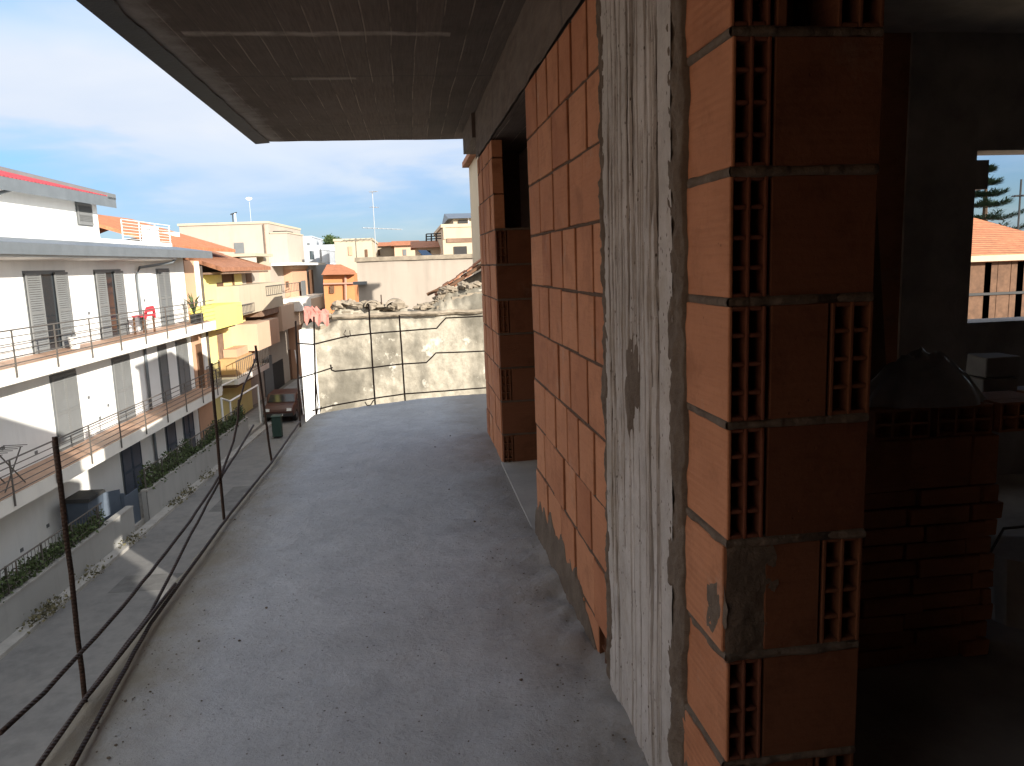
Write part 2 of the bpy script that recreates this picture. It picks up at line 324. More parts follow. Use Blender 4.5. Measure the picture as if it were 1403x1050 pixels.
m=MB(); m.box(-25,135,10.7,12.2,GZ-.05,GZ+.14,F); tag(m.build('paved_forecourt',M['kerb']),kind='structure')

# ------------------------------------------------------------------ our unfinished building
WX=.66; WI=.985; FZ=-1.55; CZ=1.30; BZ=.90
ub=thing('unfinished_building','unfinished building of bare orange hollow brick with raw concrete balcony and slab overhead','building',(0,0,GZ))
# balcony floor
def edge(y):
    pts=[(-20,-1.30),(2.0,-1.27),(2.83,-1.264),(4.9,-1.232),(6.36,-1.186),(7.6,-1.14),(8.1,-1.10),(8.5,-1.06)]
    for (a,b),(c,d) in zip(pts,pts[1:]):
        if y<=c: return b+(d-b)*(y-a)/(c-a)
    return pts[-1][1]
def yend(x):
    k=[(-1.3,8.3),(-1.08,8.46),(-.75,8.66),(-.45,8.80),(-.11,8.93),(.5,9.06),(3.2,9.1)]
    for (a,b),(c,d) in zip(k,k[1:]):
        if x<=c: return b+(d-b)*(x-a)/(c-a)
    return 9.1
def floor_pt(u,v):
    xx=-1.25+u*2.2; ye=yend(xx); y=-.6+(ye+.6)*v; e=edge(y); xx=e+(.945-e)*u
    if u==0: xx+=.012*N3(0,y,0,6)+.010*N3(1,y,4,19)
    if v==1: y+=.02*N3(xx,2,0,8)
    z=FZ+.007*FB(xx,y,0,1.7)+.0035*FB(xx,y,3,9)
    k=max(0,(xx-.30)/.36)            # droppings of mortar heaped along the wall foot
    if y<4.3: z+= min(1,k)**2*(.035+.04*FB(xx,y,1,5))*min(1,max(0,(4.6-y)))
    return V((xx,y,z))
m=MB(); m.grid(110,420,floor_pt); 
fl=m.build('balcony_floor',M['floor'],ub,smooth=True)
ol=[(edge(y)+.012,y,FZ-.26) for y in (-.6,0,1,2,2.83,4.9,6.36,7.6,8.1)]+[(x,yend(x)-.012,FZ-.26) for x in (-1.06,-.75,-.45,-.11,.5,2,3.2)]+[(3.2,-.6,FZ-.26)]
m=MB(); m.prism(ol,(0,0,.235)); m.box(-1.28,3.2,-9,-.602,FZ-.26,FZ); m.build('floor_slab',M['rough'],ub)
# body below, with its lower storeys closed
m=MB(); m.box(.7,5.0,-14,4.8,GZ-.1,FZ-.262); m.box(.7,3.1,4.8,6.9,GZ-.1,FZ-.262); m.build('lower_storeys',M['rough'],ub)
# interior floor
m=MB(); m.box(.947,5.56,-4,4.9,FZ-.02,FZ-.004); m.box(.947,3.15,4.9,6.95,FZ-.02,FZ-.004); m.build('room_floor',M['dark'],ub)
# ceiling / roof slab
def ceil_pt(u,v):
    y=-3+11.45*v; x0=-1.43; xx=x0+(.70-x0)*u
    if u==0: xx+=.012*N3(0,y,2,5)
    return V((xx,y,CZ+.004*FB(xx,y,5,2)))
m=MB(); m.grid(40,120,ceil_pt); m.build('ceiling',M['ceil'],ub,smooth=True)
m=MB(); m.box(-1.43,2.2,-3,8.45,CZ+.012,CZ+.26); m.box(2.2,5.6,-3,4.9,CZ+.012,CZ+.26); m.box(2.2,3.15,4.9,7,CZ+.012,CZ+.26); m.box(-1.43,5.6,-14,-3,CZ+.012,CZ+.26); m.build('roof_slab',M['rough'],ub)
m=MB()
def strip_pt(u,v):
    y=-3+11.45*v; return V((-1.455+.13*u+(.022*N3(0,y,9,4)+.012*N3(0,y,5,15))*(1 if u>.5 else .3), y, CZ-.022+.01*u))
m.grid(4,200,strip_pt); m.box(-1.47,-1.44,-3,8.46,CZ-.02,CZ+.26); m.build('edge_strip',M['strip'],ub)
# beam over the wall
def beam_pt(u,v):
    y=-3+10.0*v; z=CZ+.005-(CZ+.005-BZ)*u; return V((WX-.004+.006*FB(1,y,z,3)+.01*(1-u), y, z+(.012*N3(0,y,0,4) if u==1 else 0)))
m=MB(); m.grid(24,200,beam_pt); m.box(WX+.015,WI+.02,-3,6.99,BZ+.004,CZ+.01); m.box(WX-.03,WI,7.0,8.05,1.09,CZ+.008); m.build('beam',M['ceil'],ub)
# lime washed column
Y0,Y1=1.855,2.515
cr=[(random.uniform(Y0+.085,Y1-.05),random.uniform(.003,.0065),random.uniform(-1.5,.9),random.uniform(.25,1.1),random.uniform(.004,.010)) for _ in range(44)]
cr+=[(2.235,.006,-.3,3,.012),(2.02,.006,.5,.9,.012),(2.30,.006,.1,1.2,.012)]
tones={}
def col_pt(u,v):
    y=Y0+(Y1-Y0)*u; z=FZ+.02+(BZ+.06-FZ)*v
    dx=.0035*FB(1,y,z*.5,4)+.0012*FB(2,y*2,z*1.5,14); tn=0
    for (cy,cw,cz,cl,dp) in cr:
        w_=abs(y-cy-.010*N3(cy*9,0,z,2.3)); L=abs(z-cz)/cl
        if w_<cw*1.7 and L<1+.3*N3(cy*5,0,z,9):
            k=max(0,1-w_/(cw*1.5))*min(1,(1-min(L,1))*5); k*=.6+.9*max(0,.5+N3(cy*7,3,z,7)); tn=max(tn,min(1,k*1.5)); dx+=dp*min(1,k)
    return V((WX-.012+dx,y,z)),tn
nu,nv=130,420
m=MB(); m.add([],[])
g=[[col_pt(i/nu,k/nv) for i in range(nu+1)] for k in range(nv+1)]
m.v=[p for r in g for p,_ in r]
for k in range(nv):
    for i in range(nu):
        m.f.append([k*(nu+1)+i,k*(nu+1)+i+1,(k+1)*(nu+1)+i+1,(k+1)*(nu+1)+i]); m.m.append(0); m.tone.append((g[k][i][1]+g[k][i+1][1]+g[k+1][i][1]+g[k+1][i+1][1])/4)
m.t=0; m.box(WX+.012,WI,Y0+.004,Y1-.004,FZ,BZ)
m.build('column',M['column'],ub)
# rough mortar runs on both sides of the column
def mortar_run(ya,yb,sd,name):
    def pt(u,v):
        z=FZ+.02+(BZ-FZ)*v
        a=ya+.018*FB(0,z,sd,4)+.012*N3(3,z,sd,21); b=yb+.026*FB(1,z,sd+4,4.5)+.014*N3(5,z,sd,25)
        y=a+(b-a)*u; bulge=sin(pi*u)**.5*(.010+.011*FB(y*2,z,sd,8)+.006*FB(y,z,sd,30))
        return V((WX-.004-bulge if 0<u<1 else WX+.012,y,z))
    m=MB(); m.grid(16,420,pt); m.build(name,M['mortar'],ub,smooth=True)
mortar_run(1.772,1.895,1,'mortar_joint'); mortar_run(2.49,2.575,7,'mortar_joint')
# hollow block end facing the camera (-y): webs in front of a set-back body
CELL=0
def hollow(m,x0,x1,z0,z1,y,ncol,nrow,depth=.11,w=.009,run=None):
    mi0=m.mi
    for i in range(ncol+1):
        m.mi=0 if i==0 else mi0+CELL
        c=x0+(x1-x0)*i/ncol; a=max(x0,c-w/2); b=min(x1,c+w/2)
        if i==0: b=x0+w
        if i==ncol: a=x1-w
        m.box(a,b,y,(run or y+depth) if i==0 else y+depth,z0,z1)
    m.mi=mi0+CELL
    for i in range(nrow+1):
        c=z0+(z1-z0)*i/nrow; a=max(z0,c-w/2); b=min(z1,c+w/2)
        if i==0: b=z0+w
        if i==nrow: a=z1-w
        for k in range(ncol):
            xa=x0+(x1-x0)*k/ncol+w/2+(w/2 if k==0 else 0); xb=x0+(x1-x0)*(k+1)/ncol-w/2-(w/2 if k==ncol-1 else 0)
            m.box(xa,xb,y+.002,y+depth,a,b)
    m.box(x0+.001,x1-.001,y+depth,y+depth+.02,z0+.001,z1-.001)
    m.mi=mi0
def near_pier():
    global CELL
    random.seed(3); m=MB(); mi=MB(); mm=MB(); y0,y1=1.535,1.80
    J=[-1.60,-1.43,-1.16,-.896,-.628,-.362,-.100,.166,.436,.70,.90]
    holes_r={1:1,3:1,5:1,7:1,9:1}   # index of course with open cells at the room side
    smear={1,3}; 
    for k,(za,zb) in enumerate(zip(J,J[1:])):
        a,b=za+.009,zb-.009; m.t=random.random(); dx=random.uniform(-.004,.004); ya=y0+random.uniform(-.005,.005)
        if k in smear: m.box(WX+dx,WX+.084+dx,ya+.012,y1,a,b)
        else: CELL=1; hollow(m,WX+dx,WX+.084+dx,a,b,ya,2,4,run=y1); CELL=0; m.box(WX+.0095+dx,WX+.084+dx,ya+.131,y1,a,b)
        mi.t=random.random()
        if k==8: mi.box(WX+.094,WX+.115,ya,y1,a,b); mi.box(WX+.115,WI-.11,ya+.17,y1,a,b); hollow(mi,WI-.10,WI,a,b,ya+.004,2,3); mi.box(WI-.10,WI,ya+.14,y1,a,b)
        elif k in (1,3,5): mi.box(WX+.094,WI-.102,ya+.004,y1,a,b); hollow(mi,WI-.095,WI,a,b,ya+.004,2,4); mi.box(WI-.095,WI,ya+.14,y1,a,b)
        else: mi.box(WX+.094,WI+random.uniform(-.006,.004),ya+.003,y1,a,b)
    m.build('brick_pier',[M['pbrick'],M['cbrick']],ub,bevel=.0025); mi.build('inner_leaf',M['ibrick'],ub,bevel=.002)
    for k,z in enumerate(J[1:-1]):
        def bed(u,v,z=z,k=k):
            t_=u*2-1; x_=WX+.002+(WI-WX-.004)*v
            return V((x_, y0+.014-.016*math.sqrt(max(0,1-t_*t_))*(1+.8*FB(x_,z,k,12)), z+t_*.013*(1+.35*N3(x_,k,0,9))))
        mm.grid(6,60,bed)
        def bedf(u,v,z=z,k=k):
            t_=u*2-1; y_=y0+.004+(y1-y0)*v
            return V((WX+.008-.011*math.sqrt(max(0,1-t_*t_))*(1+.7*FB(y_,z,k,14)), y_, z+t_*.0125*(1+.4*N3(y_,k,3,11))))
        mm.grid(6,50,bedf)
        mm.box(WX+.004,WI-.004,y0+.005,y1,z-.0095,z+.0095)
    for k in smear:
        za,zb=J[k]+.005,J[k+1]-.004
        def sm(u,v,za=za,zb=zb):
            z_=za+(zb-za)*v; x_=WX+.003+(.10+.035*FB(0,0,z_,5))*u
            return V((x_,y0+.008-.007*FB(x_,z_,2,16)-.006*sin(pi*min(1,u*1.2)),z_))
        mm.grid(16,50,sm)
    for (yy,zz,ry,rz,sd) in ((1.60,-.80,.07,.10,1),(1.77,-1.35,.05,.09,5)):   # thrown mortar on the front
        def sp(u,v,yy=yy,zz=zz,ry=ry,rz=rz,sd=sd):
            a=2*pi*v; r_=u*(1+.35*FB(cos(a),sin(a),sd,1.6)); return V((WX-.006+.009*u*u+.003*FB(u,v,sd,9),yy+ry*r_*cos(a),zz+rz*r_*sin(a)))
        mm.grid(8,28,sp)
    mm.build('mortar_bed',M['mortar'],ub,smooth=True)
near_pier()
def patch(u,v):
    a=2*pi*v; r_=u*(1+.45*FB(cos(a),sin(a),3,1.5)); yy=2.20+.085*r_*cos(a); zz=-.40+.17*r_*sin(a)
    return V((WX-.020+.012*u*u+.005*FB(yy,zz,6,14),yy,zz))
m=MB(); m.grid(12,40,patch); m.build('mortar_patch',M['mortar'],ub,smooth=True)
# long brick wall between column and window opening
def course_wall(y0,y1,J,rows,name,seed,end_j=.05,skip=()):
    random.seed(seed); m=MB(); mm=MB()
    for k,(za,zb) in enumerate(zip(J,J[1:])):
        a,b=za+.0055,zb-.0055
        if rows[k]: ys=rows[k]
        else:
            ys=[y0]; y=y0+random.uniform(.12,.30)
            while y<y1-.12: ys.append(y); y+=random.uniform(.235,.285)
            ys.append(y1)
        ys=list(ys); ys[-1]+=random.uniform(-end_j,end_j)*.6
        for i,(ya,yb) in enumerate(zip(ys,ys[1:])):
            if (k,i) in skip: continue
            m.t=random.random(); dx=random.uniform(-.004,.004)
            m.box(WX+dx,WX+.08+dx,ya+.013,yb-.013,a+random.uniform(-.002,.002),b+random.uniform(-.002,.002),j=.0015)
        e=ys[-1]
        def bed(u,v,z=zb,k=k,e=e):
            t_=u*2-1; y_=y0+(e-y0)*v
            return V((WX+.009-.006*math.sqrt(max(0,1-t_*t_))*(1+.9*FB(y_,z,k,10)),y_,z+t_*.010*(1+.3*N3(y_,k,3,8))))
        if k<len(J)-2: mm.grid(5,90,bed)
    m.build(name,M['brick'],ub,bevel=.0025); mm.build('mortar_bed',M['dmortar'],ub,smooth=True)
WJ=[-1.58,-1.40,-1.145,-.891,-.637,-.374,-.125,.128,.387,.628,.895]
rows=[None]*10
rows[7]=None or [2.55,2.86,3.12,3.44,3.78,4.12]; rows[8]=[2.55,2.79,3.09,3.436,3.80,4.12]; rows[5]=[2.55,2.72,3.0,3.32,3.62,3.9,4.16]; rows[4]=[2.55,2.85,3.175,3.417,3.70,4.10]
rows[0]=[2.56,2.74,2.98,3.30,3.63,3.95,4.2]; rows[1]=[2.55,2.80,3.14,3.45,3.8,4.18]
course_wall(2.55,4.15,WJ,rows,'brick_wall',11,skip={(0,0)})
m=MB(); m.t=.3; m.mi=0
# the broken block at the column foot: front shell gone, cells open
for yy in (2.565,2.645,2.733): m.box(WX+.004,WX+.09,yy,yy+.009,-1.56,-1.41)
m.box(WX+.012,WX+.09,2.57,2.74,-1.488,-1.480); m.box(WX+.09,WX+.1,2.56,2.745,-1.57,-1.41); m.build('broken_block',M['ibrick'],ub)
# wall core behind the outer leaf
m=MB(); m.box(WX+.09,WI,2.52,4.08,FZ,BZ); m.build('wall_core',M['dmortar'],ub)
# grey slurry over the lowest courses by the wall foot
def slurry(u,v):
    y=2.78+1.40*v; top=(.22+.11*FB(0,y,3,3)+.05*N3(0,y,1,14))*min(1,(v*3.5+.06))
    h=top*u; return V((WX-.003-.012*(1-u)-.004*FB(y,h,2,14)+(.02 if u==1 else 0),y,FZ+.01+h))
m=MB(); m.grid(20,420,slurry); m.build('mortar_smear',M['mortar'],ub,smooth=True)
# far wall stretch and its jamb
FJ=[-1.58,-1.32,-1.06,-.80,-.54,-.28,-.02,.24,.50,.76,.895]
course_wall(5.80,6.97,FJ,[None]*11,'brick_wall',21,.0)
random.seed(5); m=MB(); mi=MB()
for k,(za,zb) in enumerate(zip(FJ,FJ[1:])):
    a,b=za+.008,zb-.008
    if zb>.25: continue
    ya=5.775+random.uniform(-.01,.006); mi.t=random.random()
    if k%2==0:
        hollow(mi,WX+.006,WX+.083,a,b,ya,2,4,.05); mi.box(WX+.09,WI+.12,ya+.003,ya+.3,a,b)
    else: mi.box(WX+.005,WI-.04,ya+.003,ya+.3,a,b); hollow(mi,WI-.03,WI+.10,a,b,ya+.01,2,3,.05)
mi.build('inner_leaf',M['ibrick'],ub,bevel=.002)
m=MB()
for z in FJ[1:8]: m.box(WX+.004,WI+.1,5.79,6.0,z-.009,z+.009)
m.build('mortar_bed',M['mortar'],ub)
m=MB(); m.box(WX+.085,WI,6.08,6.95,FZ,.235); m.box(WX+.085,WI,6.62,6.95,.235,BZ); m.build('wall_core',M['dmortar'],ub)
# threshold in the far opening
m=MB(); m.box(WX-.012,WI+.1,4.17,5.80,FZ-.05,FZ+.012,j=.006); m.build('threshold',M['kerb'],ub,bevel=.004)
# wall on the camera side of the door
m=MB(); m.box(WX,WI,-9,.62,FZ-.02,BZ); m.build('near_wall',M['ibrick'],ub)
m=MB(); m.box(-1.22,WX-.003,-.95,-.7,FZ,CZ+.002); m.build('light_blocking_wall',M['ibrick'],ub)  # unseen wall added behind the camera, cuts light on the door jamb
# room shell: walls at the back with an opening towards the gardens
BY=4.62
wl=ony(1329,330,BY); wt_=ony(1375,206,BY); wb=ony(1365,441,BY)
m=MB(); pl_=ony(1237,300,BY).x
m.mi=1; m.box(WI+.001,pl_,BY,BY+.28,FZ-.003,CZ+.012); m.mi=0; m.box(pl_,wl.x,BY-.02,BY+.26,FZ-.003,CZ+.012)
m.box(wl.x,5.4,BY,BY+.25,wt_.z,CZ+.012); m.box(wl.x,5.4,BY,BY+.25,FZ-.003,wb.z)
a=ony(1357,219,BY); b=ony(1357,259,BY); m.box(wl.x,a.x,BY+.01,BY+.2,b.z,a.z)
m.build('room_wall',[M['inplaster'],M['brick']],ub)
m=MB(); m.box(5.4,5.58,-4,BY+.25,FZ-.02,CZ+.012); m.box(.66,5.58,-4.2,-4,FZ-.02,CZ+.012); m.build('side_wall',M['inplaster'],ub)
m=MB(); m.box(0.985,5.4,-4,BY,CZ+.003,CZ+.011); m.build('room_ceiling',M['inplaster'],ub)
m=MB(); m.box(2.9,3.15,4.9,6.95,FZ,CZ+.01); m.box(.9,2.9,6.75,6.95,FZ,CZ+.01); m.build('side_wall',M['inplaster'],ub)
# room-side lintel beam seen above the door
m=MB(); m.box(WI+.002,WI+.16,-3,BY-.03,.95,CZ+.002); m.build('room_beam',M['rough'],ub)

# ------------------------------------------------------------------ things inside the dark room
LY=2.5; tl=ony(1195,585,LY); tr=ony(1375,560,LY)
random.seed(9)
lw=thing('brick_stack','waist high stack of dull red hollow bricks standing in the dark room','brick stack',(tl.x,LY,FZ))
m=MB(); z=FZ; k=0
while z<tl.z-.1:
    hh=.068 if z<FZ+.62 else .19
    x=tl.x-.3+(.06 if k%2 else 0)-random.uniform(0,.05); xe=tr.x+random.uniform(-.015,.02)
    while x<xe-.03:
        m.t=random.random(); m.box(x,min(x+.238,xe),LY+random.uniform(-.012,.010),LY+.25,z,z+hh-.006,j=.003); x+=.245
    z+=hh; k+=1
m.build('brick_courses',M['brick'],lw,bevel=.003); topz=z-.004
m=MB()
for i in range(4): m.t=random.random(); hollow(m,tl.x+.02+i*.25,tl.x+.24+i*.25,topz,topz+.11,LY+.02,3,2,.06); m.box(tl.x+.02+i*.25,tl.x+.24+i*.25,LY+.09,LY+.24,topz,topz+.11)
m.build('top_course',M['brick'],lw)
def crumple(c,rx,ry,rz,sd):
    m=MB()
    def pt(u,v):
        a=2*pi*u; r_=v; q=1+.35*FB(cos(a)*1.2,sin(a)*1.2,sd,1.3)
        return V((c[0]+rx*r_*q*cos(a),c[1]+ry*r_*q*sin(a),c[2]+rz*(1-v**2.4)*(.8+.35*FB(cos(a)*v*1.3,sin(a)*v*1.3,sd,1.5,3))+(.03*abs(N3(cos(a)*v*5,sin(a)*v*5,sd))*(1-v) if v<1 else 0)))
    m.grid(48,20,pt); return m
tc=ony(1268,470,LY+.12)
tag(crumple((tc.x,LY+.12,topz+.112),.25,.10,.22,2.3).build('plastic_sheet',M['sheet'],None,smooth=True),'crumpled grey plastic sheet heaped on the brick stack in the dark room','plastic sheet')
bp=ony(1358,545,3.5); 
stand=thing('work_trestle','dark timber trestle with a plank top beside the room opening','trestle',(bp.x,3.5,FZ))
m=MB(); m.box(bp.x-.18,bp.x+.8,3.4,3.75,bp.z-.04,bp.z); m.build('plank',M['wood'],stand)
for dx in (-.14,.7):
    for dy in (3.44,3.70): m=MB(); m.box(bp.x+dx,bp.x+dx+.05,dy-.02,dy+.02,FZ-.004,bp.z-.04); m.build('leg',M['wood'],stand)
for k,(h0,h1,dx,lab) in enumerate(((0,.105,0,'lower grey aerated block of the pair on the trestle'),(.107,.215,.012,'upper grey aerated block of the pair on the trestle'))):
    m=MB(); m.box(bp.x-.09+dx,bp.x+.10+dx,3.45,3.6,bp.z+h0+.001,bp.z+h1,j=.006); tag(m.build('concrete_block',M['block'],bevel=.005),lab,'block')

m=MB(); random.seed(77)
for i in range(800):
    k=random.random(); y=random.uniform(1.2,8.2)*(.35+.65*random.random()); y=max(1.1,y)
    xx=(.62-abs(random.gauss(0,.22))) if k<.4 else ((-1.17+abs(random.gauss(0,.16))) if k<.7 else random.uniform(-1.1,.6)); e=random.uniform(.001,.0032)*(1.9 if random.random()<.05 else 1)
    xx=min(.63,max(edge(y)+.03,xx)); hz_=max(0,(xx-.30)/.36); m.ball((xx,y,FZ+.008+min(1,hz_)**2*.03),e*1.4,e,e*.8,5,3,.6,i)
tag(m.build('mortar_crumbs',M['mortar']),'small mortar crumbs and grit scattered over the balcony floor','grit',kind='stuff')
pk=thing('bucket','grey builders bucket standing on the floor of the dark room','bucket',(tr.x+.35,2.75,FZ)); q=V((tr.x+.35,2.75,FZ-.004))
m=MB(); m.tube([q,q+V((0,0,.30))],.12,16,.16); m.build('body',M['block'],pk); m=MB(); m.tube([q+V((-.16,0,.29)),q+V((-.1,0,.4)),q+V((.1,0,.4)),q+V((.16,0,.29))],.006,5); m.build('handle',M['steel'],pk)
for k,(dx,lab) in enumerate(((.02,'shorter scaffold board leaning on the back wall of the dark room'),(.30,'longer scaffold board leaning on the back wall of the dark room'))):
    b0=V((tl.x+.55+dx,BY-.75,FZ)); b1=V((tl.x+.75+dx*1.2,BY-.04,FZ+1.55+.35*k)); u=V((.2,0,0)); m=MB(); m.prism([b0,b0+u,b1+u,b1],(0,.03,.012)); tag(m.build('scaffold_board',M['wood']),lab,'board')
# ------------------------------------------------------------------ rebar railing
rr=thing('rebar_railing','makeshift railing of rusty reinforcing bars tied along the balcony edge','railing',(-1.2,5,FZ))
def bar(pts,name,r=.009):
    ps=[]
    pts=[V(p) for p in pts]
    for a,b in zip(pts,pts[1:]):
        n_=max(2,int((b-a).length/.12)); ps+=[a.lerp(b,i/n_) for i in range(n_)]
    ps.append(pts[-1])
    ps=[p+V((.004*N3(i,p.y,p.z,2),.004*N3(p.x,i,2,2),.003*N3(p.x,p.y,i,2))) for i,p in enumerate(ps)]
    m=MB(); m.tube(ps,r,8); return m.build(name,M['rebar'],rr,smooth=True)
def up(tp,bp_,xo=0):
    """an upright: foot cast into the slab edge, top above it on the same plumb plane"""
    b=onz(bp_[0],bp_[1],FZ); r=ray(*tp); k=b.length; t=r*(b.y/r.y)
    h=V((t.x,t.y,t.z)); return h,b
ups=[((75,598),(117,962)),((289,498),(307,712)),((350,474),(372,632)),((405,440),(411,578)),((430,434),(433,566)),((505,417),(514,553)),((547,432),(555,549))]
for a,b in ups:
    h,q=up(a,b); bar([h,q,q-V((0,0,.08))],'upright_bar',.0095)
RX=-1.235
def P(px,py,x=RX): return onx(px,py,x)
bar([P(0,1005),P(60,950),P(152,850),P(228,757),P(262,712),P(304,648),P(320,606),P(326,575),P(327,548)],'bent_bar',.008)
bar([P(51,1050),P(119,954),P(205,842),P(240,775),P(262,732),P(305,651),P(330,612),P(347,583)],'bent_bar',.008)
bar([P(327,556),P(334,528),P(343,509),P(352,488)],'bent_bar',.007)
bar([onz(95,1056,FZ+.03),onz(205,856,FZ+.03),onz(309,712,FZ+.03),onz(372,634,FZ+.03),onz(411,578,FZ+.04)],'horizontal_bar',.009)
bar([onz(30,1080,FZ+.10),onz(119,956,FZ+.06),onz(205,845,FZ+.05),onz(240,800,FZ+.05)],'horizontal_bar',.008)
# end of the balcony: bars set along the curved slab edge
E0=V((-1.10,8.40,0)); E1=V((.66,9.06,0)); en=(E1-E0).normalized(); en=V((-en.y,en.x,0))
def Q(px,py): r=ray(px,py); return r*((E0-V((0,0,0))).dot(en)/r.dot(en))
bar([Q(408,471),Q(430,472),Q(475,461),Q(509,457),Q(548,454),Q(598,450),Q(611,436),Q(672,433)],'horizontal_bar',.008)
bar([Q(474,452),Q(471,458),Q(476,463),Q(480,460),Q(479,453)],'tie_wire',.004)
bar([Q(408,519),Q(431,512),Q(456,504)],'horizontal_bar',.007)
bar([Q(453,500),Q(454,507),Q(459,509),Q(509,504),Q(550,499),Q(584,497),Q(597,484),Q(672,481)],'horizontal_bar',.008)
bar([Q(428,563),Q(455,556),Q(512,546),Q(555,540),Q(672,531)],'horizontal_bar',.008)
bar([Q(431,510),Q(436,555),Q(434,568),Q(438,569),Q(440,557)],'bent_bar',.006)
bar([Q(500,551),Q(503,556),Q(508,555),Q(512,548)],'bent_bar',.006)
# wispy cane leaning outside the railing
m=MB(); m.tube([P(404,480,-1.35),P(410,520,-1.33),P(416,568,-1.30)],.006,6); m.build('light_cable',M['wsteel'],rr)

# ------------------------------------------------------------------ opposite: white apartment house
ap=thing('apartment_house','white three storey apartment house with grey shutters and two long balconies','apartment house',F(22,13,GZ))
S0,S1=6,35.6
m=MB(); m.box(S0,S1,12.2,20,GZ,.80,F); m.build('wall',M['white'],ap)
def louvre(m,s0,s1,z0,z1,D):
    w=.05; m.box(s0,s0+w,D-.03,D+.01,z0,z1,F); m.box(s1-w,s1,D-.03,D+.01,z0,z1,F); m.box(s0+w,s1-w,D-.03,D+.01,z0,z0+.1,F); m.box(s0+w,s1-w,D-.03,D+.01,z1-.08,z1,F); zm=(z0+z1)/2; m.box(s0+w,s1-w,D-.03,D+.01,zm-.04,zm+.04,F)
    n=int((z1-z0)/.07)
    for i in range(n):
        z=z0+.1+(z1-z0-.18)*i/n; m.add([F(s0+w,D-.026,z),F(s1-w,D-.026,z),F(s1-w,D+.004,z+.055),F(s0+w,D+.004,z+.055)],[(0,1,2,3)])
def french(s0,s1,z0,z1,open_=False,parent=ap,D=12.2,n=2,mat='shutter'):
    m=MB(); m.box(s0-.06,s1+.06,D-.015,D+.02,z0,z1+.06,F); wn=m.build('french_window',M['grey'],parent)
    if open_:
        m=MB(); m.box(s0+.1,s1-.1,D-.03,D-.017,z0+.05,z1-.05,F); m.build('glass',M['glass'],wn)
        wd=(s1-s0)/3.1
        for a,b in ((s0-.05,s0+wd),(s1-wd,s1+.05)):
            m=MB(); louvre(m,a,b,z0,z1,D-.065); m.build('shutter',M[mat],wn)
    else:
        for i in range(n):
            a=s0+(s1-s0)*i/n; b=s0+(s1-s0)*(i+1)/n; m=MB(); louvre(m,a+.01,b-.01,z0,z1,D-.03); m.build('shutter',M[mat],wn)
    return wn
for (a,b,op) in ((18.2,20.2,1),(22.75,25.0,1),(27.0,29.0,1),(32.4,33.7,0),(13.5,15.5,0)): french(a,b,-2.14,.15,op)
for (a,b,n) in ((23.45,24.9,2),(27.55,28.9,2),(31.7,32.5,1),(33.7,34.95,2),(18.3,19.7,2),(13.5,15,2)): french(a,b,-5.2,-2.92,False,n=n)
for (a,b,n) in ((27.4,29.0,2),(31.6,32.6,1),(33.6,34.8,2),(16.2,17.2,1)): french(a,b,-8.0,-6.0,False,n=n,mat='gate')
def rail(s0,s1,D,z0,z1,step,parent,off=0.,nb=6,mat='steel',zp=None):
    m=MB()
    for k in range(nb):
        z=z0+.1+(z1-z0-.1)*k/(nb-1); m.tube([F(s0,D,z),F(s1,D,z)],.013 if k<nb-1 else .02,6)
    r=m.build('balcony_railing',M[mat],parent)
    s=s0+off
    while s<=s1+.01:
        m=MB(); m.box(s-.022,s+.022,D-.012,D+.014,zp if zp is not None else z0-.25,z1,F); m.build('post',M[mat],r); s+=step
    return r
for (zb,zt,ztop) in ((-2.55,-2.16,-1.24),(-5.56,-5.2,-4.30)):
    m=MB(); m.box(S0,S1-.1,11.0,12.2,zb,zt,F); bs=m.build('balcony_slab',M['slab'],ap)
    m=MB(); m.box(S0,S1-.15,11.06,12.19,zt+.001,zt+.012,F); m.build('balcony_tiles',M['tfloor'],bs)
    rail(S0+.2,S1-.2,10.97,zt,ztop,2.0,ap,1.4 if zb>-3 else .6)
for (s_0,z_0) in ((25.6,-3.9),(26.2,-4.7),(26.9,-4.4),(26.3,-1.2),(22.2,-4.9),(20.7,-4.4),(20.9,-7.3),(22.3,-7.1),(30.9,-1.0),(25.4,-7.2)):
    m=MB(); m.box(s_0-.07,s_0+.07,12.185,12.2,z_0-.05,z_0+.05,F); m.build('wall_vent',M['grey'],ap)
# eaves, gutter and terrace
m=MB(); m.prism([F(S0,10.95,.60),F(S0,10.95,.90),F(S0,11.1,.93),F(S0,12.9,1.22),F(S0,12.9,.8),F(S0,11.1,.62)],SD*(35.75-S0)); m.build('eave_roof',[M['zinc']],ap)
m=MB(); m.prism([F(S0,11.12,.62),F(S0,12.2,.62),F(S0,12.2,.50),F(S0,11.12,.54)],SD*(31.8-S0)); m.build('eave_soffit',M['white'],ap)
m=MB(); m.box(S0,S1-.3,12.5,20,.80,1.30,F); m.build('terrace_deck',M['white'],ap)
# attic storey with red roof
DE=13.6
m=MB(); m.prism([F(S0,14.2,1.3),F(S0,14.2,2.95),F(S0,18.2,4.0),F(S0,22,2.9),F(S0,22,1.3)],SD*(32.3-S0)); m.build('attic_wall',M['white'],ap)
m=MB(); m.prism([F(S0,DE,2.66),F(S0,DE,3.06),F(S0,18.2,4.30),F(S0,18.2,4.03)],SD*(32.7-S0)); m.build('roof_fascia',M['zinc'],ap)
m=MB(); m.prism([F(S0,DE+.02,3.07),F(S0,DE+.02,3.10),F(S0,18.2,4.35),F(S0,18.2,4.315)],SD*(32.4-S0)); m.build('roof',M['redroof'],ap)
m=MB(); m.prism([F(32.0,DE,2.98),F(32.0,DE,3.20),F(32.0,18.2,4.50),F(32.0,18.2,4.26)],SD*.74); m.build('verge_strip',M['grey'],ap)
s_,z_=onf(102,276,14.2); s2,z2=onf(126,304,14.2)
